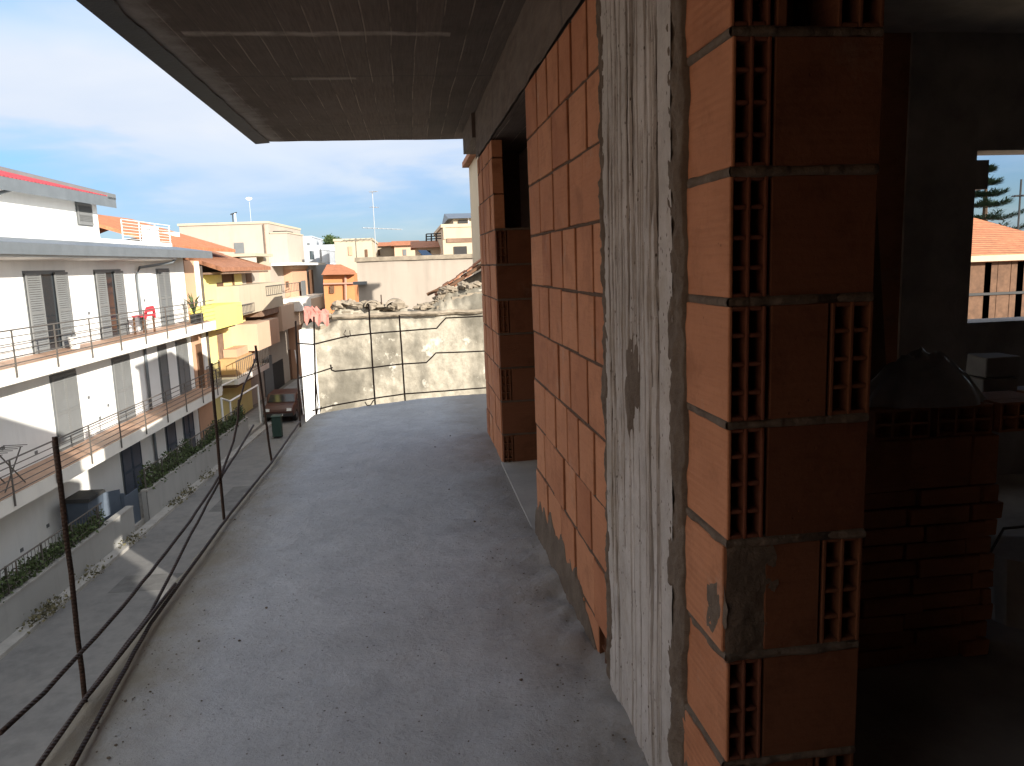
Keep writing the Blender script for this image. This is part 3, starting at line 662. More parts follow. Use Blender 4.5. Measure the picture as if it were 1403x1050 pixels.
m=MB(); m.box(s_,s2,14.17,14.22,z2-.2,z_,F); wn=m.build('window',M['grey'],ap); m=MB(); louvre(m,s_+.04,s2-.04,z2-.16,z_-.04,14.15); m.build('shutter',M['shutter'],wn)
def pipe(pts,name='downpipe',r=.055,mat='zinc',parent=ap):
    m=MB(); m.tube(pts,r,8); m.build(name,M[mat],parent,smooth=True)
pipe([F(25.6,DE+.1,2.75),F(25.2,13.9,2.6),F(24.9,14.1,2.3),F(24.9,14.1,1.25)])
pipe([F(31.9,11.2,.6),F(31.7,11.3,.42),F(30.4,12.05,.25),F(30.25,12.12,.0),F(30.25,12.12,-2.1)])
pipe([F(30.25,12.12,-2.6),F(30.25,12.12,-5.2)]); pipe([F(30.25,12.12,-5.6),F(30.25,12.12,GZ+.1)])
rail(30.2,35.1,12.45,1.25,2.05,1.6,ap,0,7,'wsteel',1.25)
m=MB(); m.box(33.4,35.0,12.9,13.0,1.3,2.0,F); m.build('terrace_screen',M['white'],ap)
# things on its balconies
ch=thing('plastic_chair','red plastic chair on the upper balcony of the white apartment house','chair',F(28.9,11.6,-2.148))
sa,ca=28.6,11.55
m=MB(); m.box(sa,sa+.9,ca-.22,ca+.25,-1.52,-1.46,F); m.build('seat',M['red'],ch)
m=MB(); m.prism([F(sa-.04,ca-.24,-1.60),F(sa+.02,ca-.26,-1.30),F(sa+.18,ca-.27,-1.17),F(sa+.74,ca-.27,-1.15),F(sa+.90,ca-.26,-1.28),F(sa+.96,ca-.24,-1.60),F(sa+.84,ca-.24,-1.60),F(sa+.78,ca-.25,-1.36),F(sa+.2,ca-.25,-1.36),F(sa+.08,ca-.24,-1.60)],ND*.05); m.build('backrest',M['red'],ch)
for ds in (.05,.85):
    for dd in (-.18,.2): m=MB(); m.box(sa+ds-.03,sa+ds+.03,ca+dd-.03,ca+dd+.03,-2.148,-1.52,F); m.build('leg',M['wood'],ch)
dr=thing('drying_rack','dark folding drying rack standing on the lower balcony of the white house','drying rack',F(19.6,11.6,-5.188))
m=MB()
for a,b in ((0,.9),(.9,0)):
    for dd in (0,.5): m.tube([F(19.1+a,11.35+dd,-5.18),F(19.1+b,11.35+dd,-4.25)],.018,6)
m.build('frame',M['steel'],dr)
m=MB()
for k in range(7): m.tube([F(18.9+k*.22,11.3,-4.24),F(18.9+k*.22,11.9,-4.24)],.01,5)
m.build('rod',M['steel'],dr)
bk=thing('bucket','small white bucket on the upper balcony beside an open french window','bucket',F(24.2,11.75,-2.148))
m=MB(); n_=14
for (r0,r1,z0,z1) in ((.13,.17,-2.148,-1.80),): m.tube([F(24.1,11.7,z0),F(24.1,11.7,z1)],r0,n_,r1)
m.build('body',M['wsteel'],bk,smooth=False); m=MB(); m.tube([F(24.1-.17,11.7,-1.80),F(24.08,11.7,-1.62),F(24.1+.17,11.7,-1.80)],.01,5); m.build('handle',M['steel'],bk)

# ------------------------------------------------------------------ street wall, fence, gate, climbers
def leaves(m,fn,n,s,seed):
    random.seed(seed)
    for i in range(n):
        p=fn(); a=V((random.gauss(0,1),random.gauss(0,1),random.gauss(0,1))).normalized(); b=a.cross(V((random.gauss(0,1),random.gauss(0,1),random.gauss(0,1)))).normalized(); k=s*random.uniform(.6,1.4); m.t=random.random()
        m.add([p-a*k,p+b*k*.55,p+a*k,p-b*k*.55],[(0,1,2,3)])
for (a,b,zt,lab) in ((4,24.05,-7.2,'grey rendered street wall left of the gate'),(25.2,37.5,-7.05,'grey rendered street wall right of the gate')):
    w_=thing('street_wall',lab,'wall',F((a+b)/2,10.6,GZ))
    def wp(u,v,a=a,b=b,zt=zt): s=a+(b-a)*u; return F(s,10.52+.006*FB(s,v,1,2),GZ+(zt-GZ)*v)
    m=MB(); m.grid(60,8,wp); m.box(a,b,10.545,10.7,GZ,zt-.002,F); m.build('render',M['gwall'],w_)
    m=MB(); m.box(a,b,10.5,10.72,zt,zt+.05,F); m.build('coping',M['kerb'],w_)
fz=-7.15
for (a,b,z1,lab) in ((4,22.3,-6.5,'low steel fence with climbers on the left street wall'),(25.4,37.2,-6.35,'low steel fence with climbers on the right street wall')):
    fn=thing('garden_fence',lab,'fence',F((a+b)/2,10.6,fz))
    m=MB(); m.tube([F(a,10.62,z1),F(b,10.62,z1)],.02,6); m.tube([F(a,10.62,fz+.15),F(b,10.62,fz+.15)],.015,6)
    s=a
    while s<b: m.tube([F(s,10.62,fz),F(s,10.62,z1)],.008,4); s+=.16
    m.build('pickets',M['steel'],fn)
    s=a
    while s<b: m=MB(); m.box(s-.02,s+.02,10.6,10.64,fz,z1+.02,F); m.build('post',M['steel'],fn); s+=1.5
    hd=thing('climbing_plant','dark green climber growing through the fence on the '+('left' if a<10 else 'right')+' street wall','climber',F((a+b)/2,10.75,GZ))
    m=MB()
    def hp(a=a,b=b,z1=z1):
        s=random.uniform(a,b); q=FB(s,0,2,.8); h=random.random()**1.4
        return F(s,10.64+random.gauss(.06,.09),fz+.05+h*(z1-fz-.1)*(.75+.8*q)+random.gauss(0,.03))
    leaves(m,hp,9000,.05,4); m.build('foliage',M['hedge'],hd)
    m=MB()
    for k in range(14): s=random.uniform(a,b); m.tube([F(s,10.73,GZ),F(s+.1,10.75,-7.3),F(s+random.uniform(-.4,.4),10.74,-6.6)],.012,5)
    m.build('stem',M['bark'],hd)
gt=thing('driveway_gate','slate blue sheet steel gate standing open in the street wall gap','gate',F(24.6,10.7,GZ))
m=MB(); m.box(24.1,25.15,10.78,10.83,GZ+.11,-6.9,F); m.build('panel',M['gate'],gt)
m=MB(); m.add([],[]); m.box(0,1.3,0,.05,0,1.35,lambda x,y,z:F(24.05-y*1.0-x*.8,10.85+x*.95,GZ+.15+z)); m.build('panel',M['gate'],gt)
m=MB(); m.box(24.02,24.12,10.74,10.86,GZ,-6.75,F); m.build('gate_post',M['gate'],gt)
bx=thing('bin','slate blue wheeled bin standing in the forecourt behind the gate','bin',F(23.3,11.4,GZ))
m=MB(); m.prism([F(22.7,11.2,GZ+.2),F(23.5,11.2,GZ+.2),F(23.6,11.15,-6.55),F(22.6,11.15,-6.55)],ND*.6); m.build('body',M['gate'],bx); m=MB(); m.prism([F(22.55,11.1,-6.55),F(23.65,11.1,-6.55),F(23.6,11.1,-6.45),F(22.6,11.1,-6.45)],ND*.75); m.build('lid',M['blackm'],bx)
wd=thing('weeds','dry weeds','weeds',F(18,10.3,GZ)); bpy.data.objects.remove(wd)
m=MB()
def wp2():
    c=random.choice([17.9,18.3,18.6,20.6,23.2,14.5,27,28.2,30.4]); return F(c+random.gauss(0,.35),10.3+random.gauss(0,.14),GZ+.1+abs(random.gauss(0,.09)))
leaves(m,wp2,900,.045,8); tag(m.build('weeds',M['dry']),'dry weeds sprouting along the foot of the street wall','weeds',kind='stuff')

# ------------------------------------------------------------------ houses along the street beyond
def house(name,label,parts,base,cat='house'):
    h=thing(name,label,cat,base)
    for nm,mat,fn in parts:
        m=MB(); fn(m); m.build(nm,M[mat],h)
    return h
def bx_(s0,s1,d0,d1,z0,z1): return lambda m: m.box(s0,s1,d0,d1,z0,z1,F)
def pxbox(p0,p1,D,dd,zf=None):
    """box whose street face spans two picked points on the plane D"""
    s0,z0=onf(*p0,D); s1,z1=onf(*p1,D); s0,s1=min(s0,s1),max(s0,s1); z0,z1=min(z0,z1),max(z0,z1)
    if zf is not None: z0=zf
    return lambda m: m.box(s0,s1,min(D,D+dd),max(D,D+dd),z0,z1,F)
def gable(s0,s1,d0,d1,ze,zr,th=.12,ov=.4,hip=0):
    """pitched roof with its eave along the street"""
    def fn(m):
        dm=(d0+d1)/2
        a=[F(s0-ov,d0-ov,ze),F(s1+ov,d0-ov,ze),F(s1+ov-hip,dm,zr),F(s0-ov+hip,dm,zr),F(s1+ov,d1+ov,ze),F(s0-ov,d1+ov,ze)]; u=V((0,0,th))
        v=a+[p+u for p in a]
        m.add(v,[(0,1,2,3),(3,2,4,5),(6,7,8,9),(9,8,10,11),(0,1,7,6),(4,5,11,10),(1,2,8,7),(2,4,10,8),(0,3,9,6),(3,5,11,9)])
    return fn
def hbars(s0,s1,D,z0,z1,n,vert=True):
    def fn(m):
        m.tube([F(s0,D,z1),F(s1,D,z1)],.025,5); m.tube([F(s0,D,z0),F(s1,D,z0)],.02,5)
        for i in range(n+1): s=s0+(s1-s0)*i/n; m.tube([F(s,D,z0),F(s,D,z1)],.014,4)
    return fn
B=GZ
# salmon house right behind the white one
house('salmon_house','narrow salmon house with a white corner strip between the white and yellow houses',[
 ('wall','salmon',bx_(36.0,38.0,12.3,19,B,.55)),('corner_strip','white',bx_(37.3,37.8,12.24,12.299,-4.6,.5)),
 ('roof','tile',gable(36.0,44.5,13.0,23,1.05,2.9,.16,.5)),
 ('balcony','slab',bx_(35.9,37.9,11.7,12.24,-5.75,-5.45)),('balcony_railing','steel',hbars(35.9,37.9,11.72,-5.4,-4.3,12)),
 ('upper_wall','peach',bx_(36.2,44.2,13.6,22,.55,1.1)),('window','wood',bx_(36.4,37.1,12.25,12.31,-5.4,-3.3)),('drain','steel',bx_(38.02,38.10,12.2,12.3,-7,.3))],F(37,14,B))
yh=house('yellow_house','yellow house with a bright lemon balcony parapet and brown tiled eaves','' or [
 ('wall','yellow',bx_(38.15,46.2,12.6,20,B,-.15)),
 ('balcony','lemon',pxbox((291,421),(333,442),11.3,1.3)),
 ('lower_balcony','slab',bx_(39.5,46,11.4,12.6,-5.7,-5.4)),('balcony_railing','steel',hbars(39.5,46,11.42,-5.4,-4.5,18)),('shutter','soffit',bx_(40.6,41.5,12.54,12.6,-5.3,-3.2)),('awning','cream',pxbox((298,440),(325,446),11.9,.7)),
 ('roof','tileb',gable(39.2,47.6,12.1,20,.0,1.6,.2,.7,1.5)),('soffit','soffit',bx_(39.0,48,11.5,12.6,-.12,-.02)),('air_conditioner','wsteel',bx_(44.6,45.4,12.2,12.6,-1.9,-1.3)),('balcony_railing','steel',hbars(40.2,43.5,11.32,-2.2,-1.75,12)),
 ('window','wood',pxbox((303,366),(319,386),12.58,.06)),('door','wood',pxbox((297,388),(309,420),12.58,.06)),('pipe','wood',bx_(44.2,44.32,12.5,12.6,-5,-.1)),
 ('chimney','white',bx_(41.5,42.2,14.5,15.2,.6,2.1))],F(43,14,B))
house('beige_house','beige house with a long cream balcony and a stepped pale chimney breast',[
 ('wall','pale',bx_(46.3,58,12.8,20,B,.5)),('chimney_breast','cream',pxbox((360,352),(372,396),12.5,.4)),('roof_slab','cream',pxbox((350,347),(374,352),11.9,3)),
 ('balcony','cream',pxbox((326,392),(388,419),11.5,1.3)),('soffit','soffit',pxbox((357,414),(389,426),11.55,1.2)),
 ('lower_parapet','peach',pxbox((352,444),(384,468),11.2,1.6)),('balcony','peach',pxbox((385,420),(416,443),11.4,1.4)),
 ('balcony_railing','steel',hbars(47,57,11.45,-1.5,-.95,20)),
 ('window','wood',pxbox((337,375),(346,392),12.77,.05)),('window','soffit',pxbox((352,430),(360,444),12.77,.05)),('lower_window','wood',pxbox((340,470),(350,498),12.77,.05)),
 ('shop_front','blackm',pxbox((372,500),(392,548),12.75,.06)),('garage_door','wood',pxbox((396,480),(404,532),12.75,.06)),('garage_door','grey',bx_(50,52.2,12.72,12.8,B,-5.6))],F(52,14,B))
tp0=onf(320,488,10.9)[0]; tp1=onf(349,488,10.9)[0]
house('tan_kiosk_balcony','tan boxed balcony front jutting over the street below the yellow house',[('panel','tan',pxbox((322,492),(348,513),11.7,.8)),('upper_panel','salmon',pxbox((324,479),(349,491.5),11.8,.7)),('underside','soffit',pxbox((322,513.5),(348,518),11.75,.7))],F((tp0+tp1)/2,11.5,-5.5),'balcony')
house('salmon_block','tall plain salmon block rising behind the beige balcony',[('wall','salmon',bx_(58.1,63.6,12.2,22,B,.0)),('parapet','peach',bx_(58.0,63.7,12.1,22.1,.0,.25)),('window','wood',pxbox((392,386),(396,394),12.17,.05)),('wing_wall','soffit',bx_(58.2,63,10.9,12.2,-3.4,-3.1)),('balcony','peach',bx_(58.2,63,10.9,12.2,-3.1,-2.2))],F(61,15,B))
house('flat_roofed_block','large pale cream flat roofed block standing behind the street houses',[
 ('wall','pale',bx_(60,72,14.1,20.6,B,3.45)),('step','pale',bx_(60.02,66,12.76,14.09,B,2.7)),('parapet','cream',bx_(59.9,72.1,14.05,20.7,3.45,3.62)),('roof_hatch','blackm',bx_(60.5,63,12.9,13.9,2.7,2.9)),('parapet','cream',bx_(59.95,66.05,12.7,14.0,2.7,2.8)),
 ('vent_pipe','wsteel',lambda m:m.tube([F(62,17,3.6),F(62,17,4.4)],.06,6)),('downpipe','soffit',lambda m:m.tube([F(59.9,14.4,3.4),F(59.9,14.4,-2)],.05,6)),('window','grey',bx_(59.95,60.0,18.3,19.2,1.0,2.2)),('window','grey',bx_(59.95,60.0,16.0,16.7,1.3,2.1))],F(66,17,B))
wb_=house('white_balcony_house','cool white house with rounded balconies stacked over the street',[
 ('wall','bluewhite',bx_(64.2,76,12.0,12.74,B,.35)),('terrace_floor','white',pxbox((404,360),(446,363),11.2,5)),('upper_wall','bluewhite',bx_(72.4,80,12.9,20,B,2.1)),
 ('window','grey',pxbox((413,385),(420,405),11.94,.06)),('door','wood',pxbox((424,370),(431,402),11.94,.06)),('balcony','slab',pxbox((410,410),(447,416),11.0,1.5)),
 ('balcony_railing','wsteel',lambda m:(hbars(65.5,75,11.05,-2.6,-1.5,22)(m))),('balcony_railing','wsteel',lambda m:(hbars(65,77,11.3,.5,1.5,26)(m))),
 ('lower_wall','coral',bx_(64.3,76,11.8,11.99,B,-4.2)),('dormer','bluewhite',bx_(74,75.4,12.2,12.7,.36,1.9)),('terrace_window','glass',pxbox((425,344),(431,356),12.85,.06))],F(70,15,B))
house('orange_hut','orange house with a shallow tiled hip roof left of the long pale wall',[
 ('wall','orange',lambda m:m.box(ony(444,400,42).x,ony(486,400,42).x,42,50,B,ony(460,377,42).z)),
 ('roof','tile',lambda m:(lambda a,b,c,d,e,f:m.add([a,b,c,d,e,f],[(0,1,2,3),(1,4,2),(2,4,5,3),(0,3,5),(0,5,4,1)]))(ony(440,377,41.4),ony(489,376,41.4),ony(467,362.5,45),ony(448,362.5,45),ony(486,371,49),ony(446,371,49))),
 ('downpipe','coral',lambda m:m.tube([ony(473,378,41.9),ony(474,416,41.9)],.07,6)),('ledge','coral',lambda m:m.prism([ony(443,388,41.9),ony(487,387,41.9),ony(487,389,41.9),ony(443,390,41.9)],(0,-.12,0))),('window','wood',lambda m:m.prism([ony(452,392,41.95),ony(458,392,41.95),ony(458,402,41.95),ony(452,402,41.95)],(0,-.05,0)))],V((-4,45,B)))
# far white and cream houses on the skyline
def skyhouse(name,label,p0,p1,y,dep,mat,roofmat=None,cat='house',extra=()):
    a=ony(*p0,y); b=ony(*p1,y); z0=B
    ps=[('wall',mat,lambda m:m.box(a.x,b.x,y,y+dep,z0,a.z))]
    if roofmat:
        h=abs(b.x-a.x)*.10+.35
        ps.append(('roof',roofmat,lambda m:m.add([V((a.x-.3,y-.4,a.z)),V((b.x+.3,y-.4,a.z)),V((b.x+.3,y+dep/2,a.z+h)),V((a.x-.3,y+dep/2,a.z+h)),V((b.x+.3,y+dep+.4,a.z)),V((a.x-.3,y+dep+.4,a.z))],[(0,1,2,3),(3,2,4,5),(0,3,5),(1,4,2),(0,5,4,1)])))
    else: ps.append(('parapet',mat,lambda m:m.box(a.x-.08,b.x+.08,y-.06,y+dep+.06,a.z,a.z+.18)))
    for (nm,mt,q0,q1) in extra:
        c=ony(*q0,y-.03); d=ony(*q1,y-.03); ps.append((nm,mt,(lambda c,d:lambda m:m.box(c.x,d.x,y-.07,y+.02,min(c.z,d.z),max(c.z,d.z)))(c,d)))
    return house(name,label,ps,V(((a.x+b.x)/2,y+dep/2,z0)),cat)
skyhouse('white_house','far white house with a dark window left of the small green tree',(400,326),(430,362),110,14,'bluewhite',None,extra=[('window','grey',(412,332),(416,340)),('window','grey',(421,333),(425,341))])
skyhouse('white_house','far low white house with a terrace below the small green tree',(428,338),(459,362),100,10,'bluewhite',None,extra=[('window','wood',(436,346),(440,353))])
skyhouse('cream_house','far cream box house with a pale side standing over the long wall',(458,331),(511,356),62,12,'cream',None,extra=[('window','salmon',(477,338),(483,350)),('door','wood',(500,342),(504,352))])
skyhouse('tiled_house','low house with an orange tiled roof right of the cream box house',(514,338),(544,352),75,12,'cream','tile',extra=[('window','wood',(516,343),(521,350))])
skyhouse('tiled_house','low house with a bright orange tiled roof in the middle of the skyline',(540,337),(572,352),68,10,'peach','tile',extra=[('window','grey',(552,342),(557,350))])
skyhouse('lean_to_roof','brown lean-to with a dark timber roof edge left of the stacked cream building',(570,340),(606,352),48,6,'cream','tileb','shed',extra=[('opening','blackm',(577,344),(590,351))])
skyhouse('stacked_building','stacked cream building with overhanging floors at the right end of the skyline',(606,312),(668,352),44,12,'beige',None,'building',extra=[('overhang','soffit',(612,327),(668,331)),('window','blackm',(622,338),(640,350)),('pilaster','cream',(607,312),(611,328)),('window','wood',(650,316),(660,324))])
skyhouse('penthouse','small penthouse with a grey sheet roof on top of the stacked cream building',(621,300),(668,311),45,8,'cream','zinc','penthouse',extra=[('window','blackm',(628,302),(640,309)),('post','wsteel',(641,299),(643,312))])
tr_=thing('terrace_railing','dark terrace railing beside the stacked cream building','railing',ony(594,330,46))
m=MB(); 
for k in range(3): m.tube([ony(584,321+k*3.5,46),ony(606,320+k*3.5,46)],.035,5)
m.build('rail',M['blackm'],tr_)
for px in (584,591,598,606): m=MB(); m.tube([ony(px,321,46),ony(px,331,46)],.045,5); m.build('post',M['blackm'],tr_)
sp=thing('roof_panel','tilted grey solar panel leaning behind the long pale wall','solar panel',ony(583,351,40))
m=MB(); m.prism([ony(573,344,40),ony(584,344,40),ony(594,352,39),ony(580,352,39)],(0,.08,.04)); m.build('panel',M['glass'],sp); m=MB(); m.tube([ony(584,346,40.3),ony(584,353,40.3)],.05,5); m.build('stand',M['grey'],sp)
# our side of the street further on: plain houses whose roofs shade the road
random.seed(31)
for k,(s0,s1,zt) in enumerate(((30,40,.25),(40.3,52,-.1),(52.3,66,.3),(66.3,84,.1),(84.3,110,.2))):
    h=thing('terraced_house',['pale','beige','salmon','cream','white'][k]+' terraced house in the row behind the long pale wall','house',F((s0+s1)/2,-3,B),'houses on the near side of the street')
    m=MB(); m.box(s0,s1,-9,.3,B,zt-.5,F); m.build('wall',M[['pale','beige','peach','cream','white'][k]],h)
    m=MB(); gable(s0+.1,s1-.1,-8.9,.2,zt-.5,zt+.2,.12,.25)(m); m.build('roof',M['tile'],h)

# ------------------------------------------------------------------ long wall and the ruin at the end of our balcony
LW=27.0
a=ony(488,353,LW); b=ony(664,351,LW)
lwall=thing('boundary_wall','long tall pale concrete wall with rain streaks behind the ruin','wall',V((1,LW,B)))
def lwp(u,v):
    xx=a.x+(b.x+1.5-a.x)*u; zt=a.z+(b.z-a.z)*min(1,u)+.02*FB(xx,0,0,3); return V((xx,LW+.03*FB(xx,v,3,.9),-5+(zt+5)*v))
m=MB(); m.grid(120,40,lwp); m.box(a.x,b.x+1.5,LW+.06,LW+.4,B,min(a.z,b.z)-.06); m.build('render',M['pinkwall'],lwall,smooth=True)
m=MB(); m.box(a.x-.05,b.x+1.5,LW-.07,LW+.42,min(a.z,b.z)-.05,min(a.z,b.z)+.09,j=.012); m.build('coping',M['stone'],lwall)
m=MB(); q=ony(489,388,LW); m.box(q.x-.1,q.x+.35,LW-.5,LW,q.z-.05,q.z+.05); m.build('bracket',M['grey'],lwall)
RY=15.2
house('sky_blocking_house','tall dark house added outside the left of the frame to block skylight from the door jamb',[('wall','soffit',bx_(-40,5.6,11.6,20,B,6.6)),('roof','tileb',gable(-40,5.4,11.8,20,6.6,8.2)),('door','wood',bx_(1,2.2,11.55,11.62,B,-5.9)),('window','shutter',bx_(-2,-.8,11.55,11.62,-4.6,-2.9)),('window','shutter',bx_(1,2.2,11.55,11.62,-1.6,.3))],F(-8,15,B))  # unseen dark house added to keep skylight off the door jamb
ru=thing('ruined_house','roofless ruined house of lime rendered rubble with a crumbling wall top','ruin',V((0,RY,B)))
xl=ony(418,500,RY).x; xr=ony(672,500,RY).x+2.5
def top(xx):
    ks=[(410,446),(424,443),(445,438),(462,420),(480,419),(500,424),(540,424),(575,423),(592,420),(603,408),(625,397),(660,392),(900,392)]
    p=[(ony(x_,y_,RY).x,ony(x_,y_,RY).z) for x_,y_ in ks]
    for (a1,b1),(c1,d1) in zip(p,p[1:]):
        if xx<=c1: z=b1+(d1-b1)*(xx-a1)/(c1-a1); break
    else: z=p[-1][1]
    return z+.06*FB(xx,0,2,3.5)+.03*N3(xx,2,0,12)
def rup(u,v):
    xx=xl+(xr-xl)*u; zt=top(xx); zb=-4.8; z=zb+(zt-zb)*v
    if u==0: xx+=.04*FB(0,z,3,2)
    return V((xx,RY+.05*FB(xx,z,1,1.1)+.02*FB(xx,z,5,5)+(.25*max(0,v-.93)/.07 if v>.93 else 0),z))
m=MB(); m.grid(200,110,rup); m.build('front_wall',M['stain'],ru,smooth=True)
m=MB()
for i in range(40):
    u0=xl+(xr-xl)*i/40; u1=xl+(xr-xl)*(i+1)/40; zt=min(top(u0),top(u1),top((u0+u1)/2))-.10; m.box(u0,u1,RY+.12,RY+.6,B,zt)
m.build('wall_core',M['stone'],ru)
# street flank going back, with a pilaster showing pale at the left edge
m=MB(); m.box(xl+.02,xl+.5,RY+.6,RY+9,B,-1.75); m.build('flank_wall',M['stain'],ru)
m=MB(); q0=ony(417,450,RY); m.box(xl-.06,xl+.22,RY-.10,RY+.2,B,q0.z-.02,j=.01); m.build('corner_pilaster',M['white'],ru)
# band of ledge stones at mid height
m=MB(); z=ony(520,432,RY).z
def ledge(u,v):
    xx=ony(455,430,RY).x+(ony(662,430,RY).x-ony(455,430,RY).x)*u; w_=2*pi*v; return V((xx,RY-.03-.07*max(0,cos(w_))*(1+.6*FB(xx,v,2,5)),z+.05*sin(w_)+.02*FB(xx,0,2,3)))
m.grid(120,10,ledge); m.build('ledge',M['stone'],ru,smooth=True)
# upper gable piece at the right with its broken, tiled slope
g0=ony(596,420,RY+.9); g1=ony(662,362,RY+.9)
m=MB(); m.prism([ony(590,424,RY+.9),ony(700,424,RY+.9),ony(700,348,RY+.9),ony(662,371,RY+.9),ony(630,388,RY+.9),ony(606,404,RY+.9)],(0,.4,0)); m.build('gable_wall',M['stain'],ru)
m=MB(); random.seed(12)
for k in range(11):
    f0=k/11; p=ony(598,411,RY+.75).lerp(ony(664,367,RY+.75),f0); q=ony(598,411,RY+.75).lerp(ony(664,367,RY+.75),f0+.115)
    for lay in range(3):
        u=V((random.uniform(-.03,.03),random.uniform(-.1,.1),.03+lay*.055+random.uniform(-.012,.02)))
        m.prism([p+u,q+u,q+u+V((0,0,.032)),p+u+V((0,0,.032))],(0,.5,0))
m.build('roof_tiles',M['tileb'],ru)
m=MB()
for k,(p0,p1) in enumerate((((604,401),(636,380)),((640,377),(662,362)),((585,404),(612,392)))): m.tube([ony(*p0,RY+.6),ony(*p1,RY+.6)],.035,6)
m.build('rafter',M['wood'],ru)
# loose rubble along the wall top
m=MB(); random.seed(41)
for i in range(85):
    px=random.uniform(440,655); p=ony(px,420,RY); xx=p.x; s_=random.uniform(.025,.085); m.t=random.random()
    m.ball((xx,RY+random.uniform(.0,.4),top(xx)+s_*.25+random.uniform(0,.05)),s_*random.uniform(.9,1.9),s_,s_*random.uniform(.6,1),7,5,.9,i)
tag(m.build('rubble',M['stone']),'loose rubble lying along the crumbling wall top of the ruin','rubble',kind='stuff')
def arc_tile(px,py,w_,lab):
    c=ony(px,py,RY+.12); m=MB(); ps=[]
    for i in range(9): t_=pi*i/8; ps.append((c.x-cos(t_)*w_,c.z+sin(t_)*w_*.8))
    m.prism([V((x_,RY+.05,z_)) for x_,z_ in ps]+[V((x_*.84+c.x*.16,RY+.05,c.z+(z_-c.z)*.8)) for x_,z_ in ps[::-1]],(0,.4,0)); tag(m.build('ridge_tile',M['stone']),lab,'roof tile')
arc_tile(510,420,.15,'leftmost of two curved old ridge tiles on the ruin wall top'); arc_tile(541,420,.19,'rightmost and wider of two curved old ridge tiles on the ruin wall top')
pc=thing('tarpaulin','faded pink tarpaulin draped over the left corner of the ruin','tarpaulin',ony(430,440,RY))
def tp(u,v):
    p=ony(417+34*u,420+10*v+5*u,RY-.02); return p+V((0,-.12*v+.05*FB(u*4,v*2,1,1),.05*FB(u*5,v,2,1.3)-(.22 if v==1 else .0)*(.6+.5*N3(u,0,0,6))))
m=MB(); m.grid(40,10,tp); m.build('cloth',M['pinkcloth'],pc,smooth=True)
mw=thing('rusty_stub','thin rusty rod sticking up from the ruin wall top','rod',ony(523,420,RY)); m=MB(); m.tube([ony(523,420,RY+.1),ony(522,404,RY+.1)],.012,5); m.build('shaft',M['rebar'],mw)
# blocks added to keep the street and opposite facade in shade
for (x0,x1,y0,y1,zt,lab) in ((5.2,9.5,7.3,10.3,-2.5,'low beige outbuilding added behind the unfinished building to shade the street'),(1.62,5,15.5,19.2,2.3,'tall beige block added to shade the white facade, a sliver beside the far brick wall'),(6.2,14,11.4,15.9,-2.3,'low outbuilding added beside the ruin yard to shade the street')):
    h=thing('occluder',lab,'occluder',V(((x0+x1)/2,(y0+y1)/2,B))); m=MB(); m.box(x0,x1,y0,y1,B,zt); m.build('wall',M['beige'],h); m=MB(); m.box(x0-.15,x1+.15,y0-.15,y1+.15,zt,zt+.12); m.build('roof',M['tileb'],h)

# ------------------------------------------------------------------ street furniture far down
cf=thing('canopy_frame','white tubular canopy frame standing at the street wall corner','canopy frame',F(40,10.8,B))
def T(px,py,D=10.8): s,z=onf(px,py,D); return F(s,D,z)
for pts in ([T(303,546),T(315,550),T(353,528)],[T(303,529,11.6),T(322,520,11.6),T(336,524,11.4)]): m=MB(); m.tube(pts,.045,6); m.build('rail',M['wsteel'],cf)
for px,py in ((315,550),(353,528),(303,546)): p=T(px,py); m=MB(); m.tube([p,V((p.x,p.y,B))],.05,6); m.build('post',M['wsteel'],cf)
def car(s,D,label):
    c=thing('parked_car',label,'car',F(s,D,B))
    def G(x,y,z): return F(s+y,D+x,B+z)
    prof=[(-2.0,.35),(-2.02,.72),(-1.75,.92),(-1.15,.98),(-.75,1.42),(.55,1.47),(1.25,1.02),(1.9,.86),(2.0,.65),(1.98,.32)]
    m=MB(); m.prism([G(-.8,y,z) for y,z in prof],ND*1.6); m.build('body',M['carp'],c,bevel=.06)
    m=MB(); m.prism([G(-.72,-1.12,1.02),G(.72,-1.12,1.02),G(.62,-.80,1.38),G(-.62,-.80,1.38)],SD*-.03); m.build('windscreen',M['glass'],c)
    for x in (-.81,.80): m=MB(); m.prism([G(x,-1.0,1.02),G(x,1.1,1.02),G(x,.5,1.40),G(x,-.72,1.37)],ND*.012); m.build('side_window',M['glass'],c)
    for y in (-1.25,1.25):
        for x in (-.80,.62):
            m=MB(); m.tube([G(x,y,.31),G(x+.18,y,.31)],.31,16); wh=m.build('wheel',M['rubber'],c); m=MB(); m.tube([G(x-.01,y,.31),G(x+.19,y,.31)],.18,12); m.build('rim',M['zinc'],wh)
    for x in (-.7,.45): m=MB(); m.prism([G(x,-2.03,.66),G(x+.25,-2.03,.66),G(x+.25,-1.98,.80),G(x,-1.98,.80)],SD*.04); m.build('headlight',M['lampc'],c)
    m=MB(); m.box(-.78,.78,-2.06,-1.99,.38,.55,G); m.build('bumper',M['blackm'],c)
    m=MB(); m.box(-.25,.25,-2.08,-2.062,.42,.52,G); m.build('number_plate',M['wsteel'],c)
car(43.0,9.9,'reddish brown car parked by the white canopy frame')
p=onz(381,600,B)
gb=thing('waste_bin','dark green waste bin standing by the road edge','bin',p)
m=MB(); m.prism([p+V((-.22,-.22,.08)),p+V((.22,-.22,.08)),p+V((.22,.22,.08)),p+V((-.22,.22,.08))],(0,0,.95)); m.build('body',M['green'],gb,bevel=.03); m=MB(); m.prism([p+V((-.25,-.25,1.04)),p+V((.25,-.25,1.04)),p+V((.25,.25,1.04)),p+V((-.25,.25,1.04))],(0,.03,.08)); m.build('lid',M['green'],gb,bevel=.03)
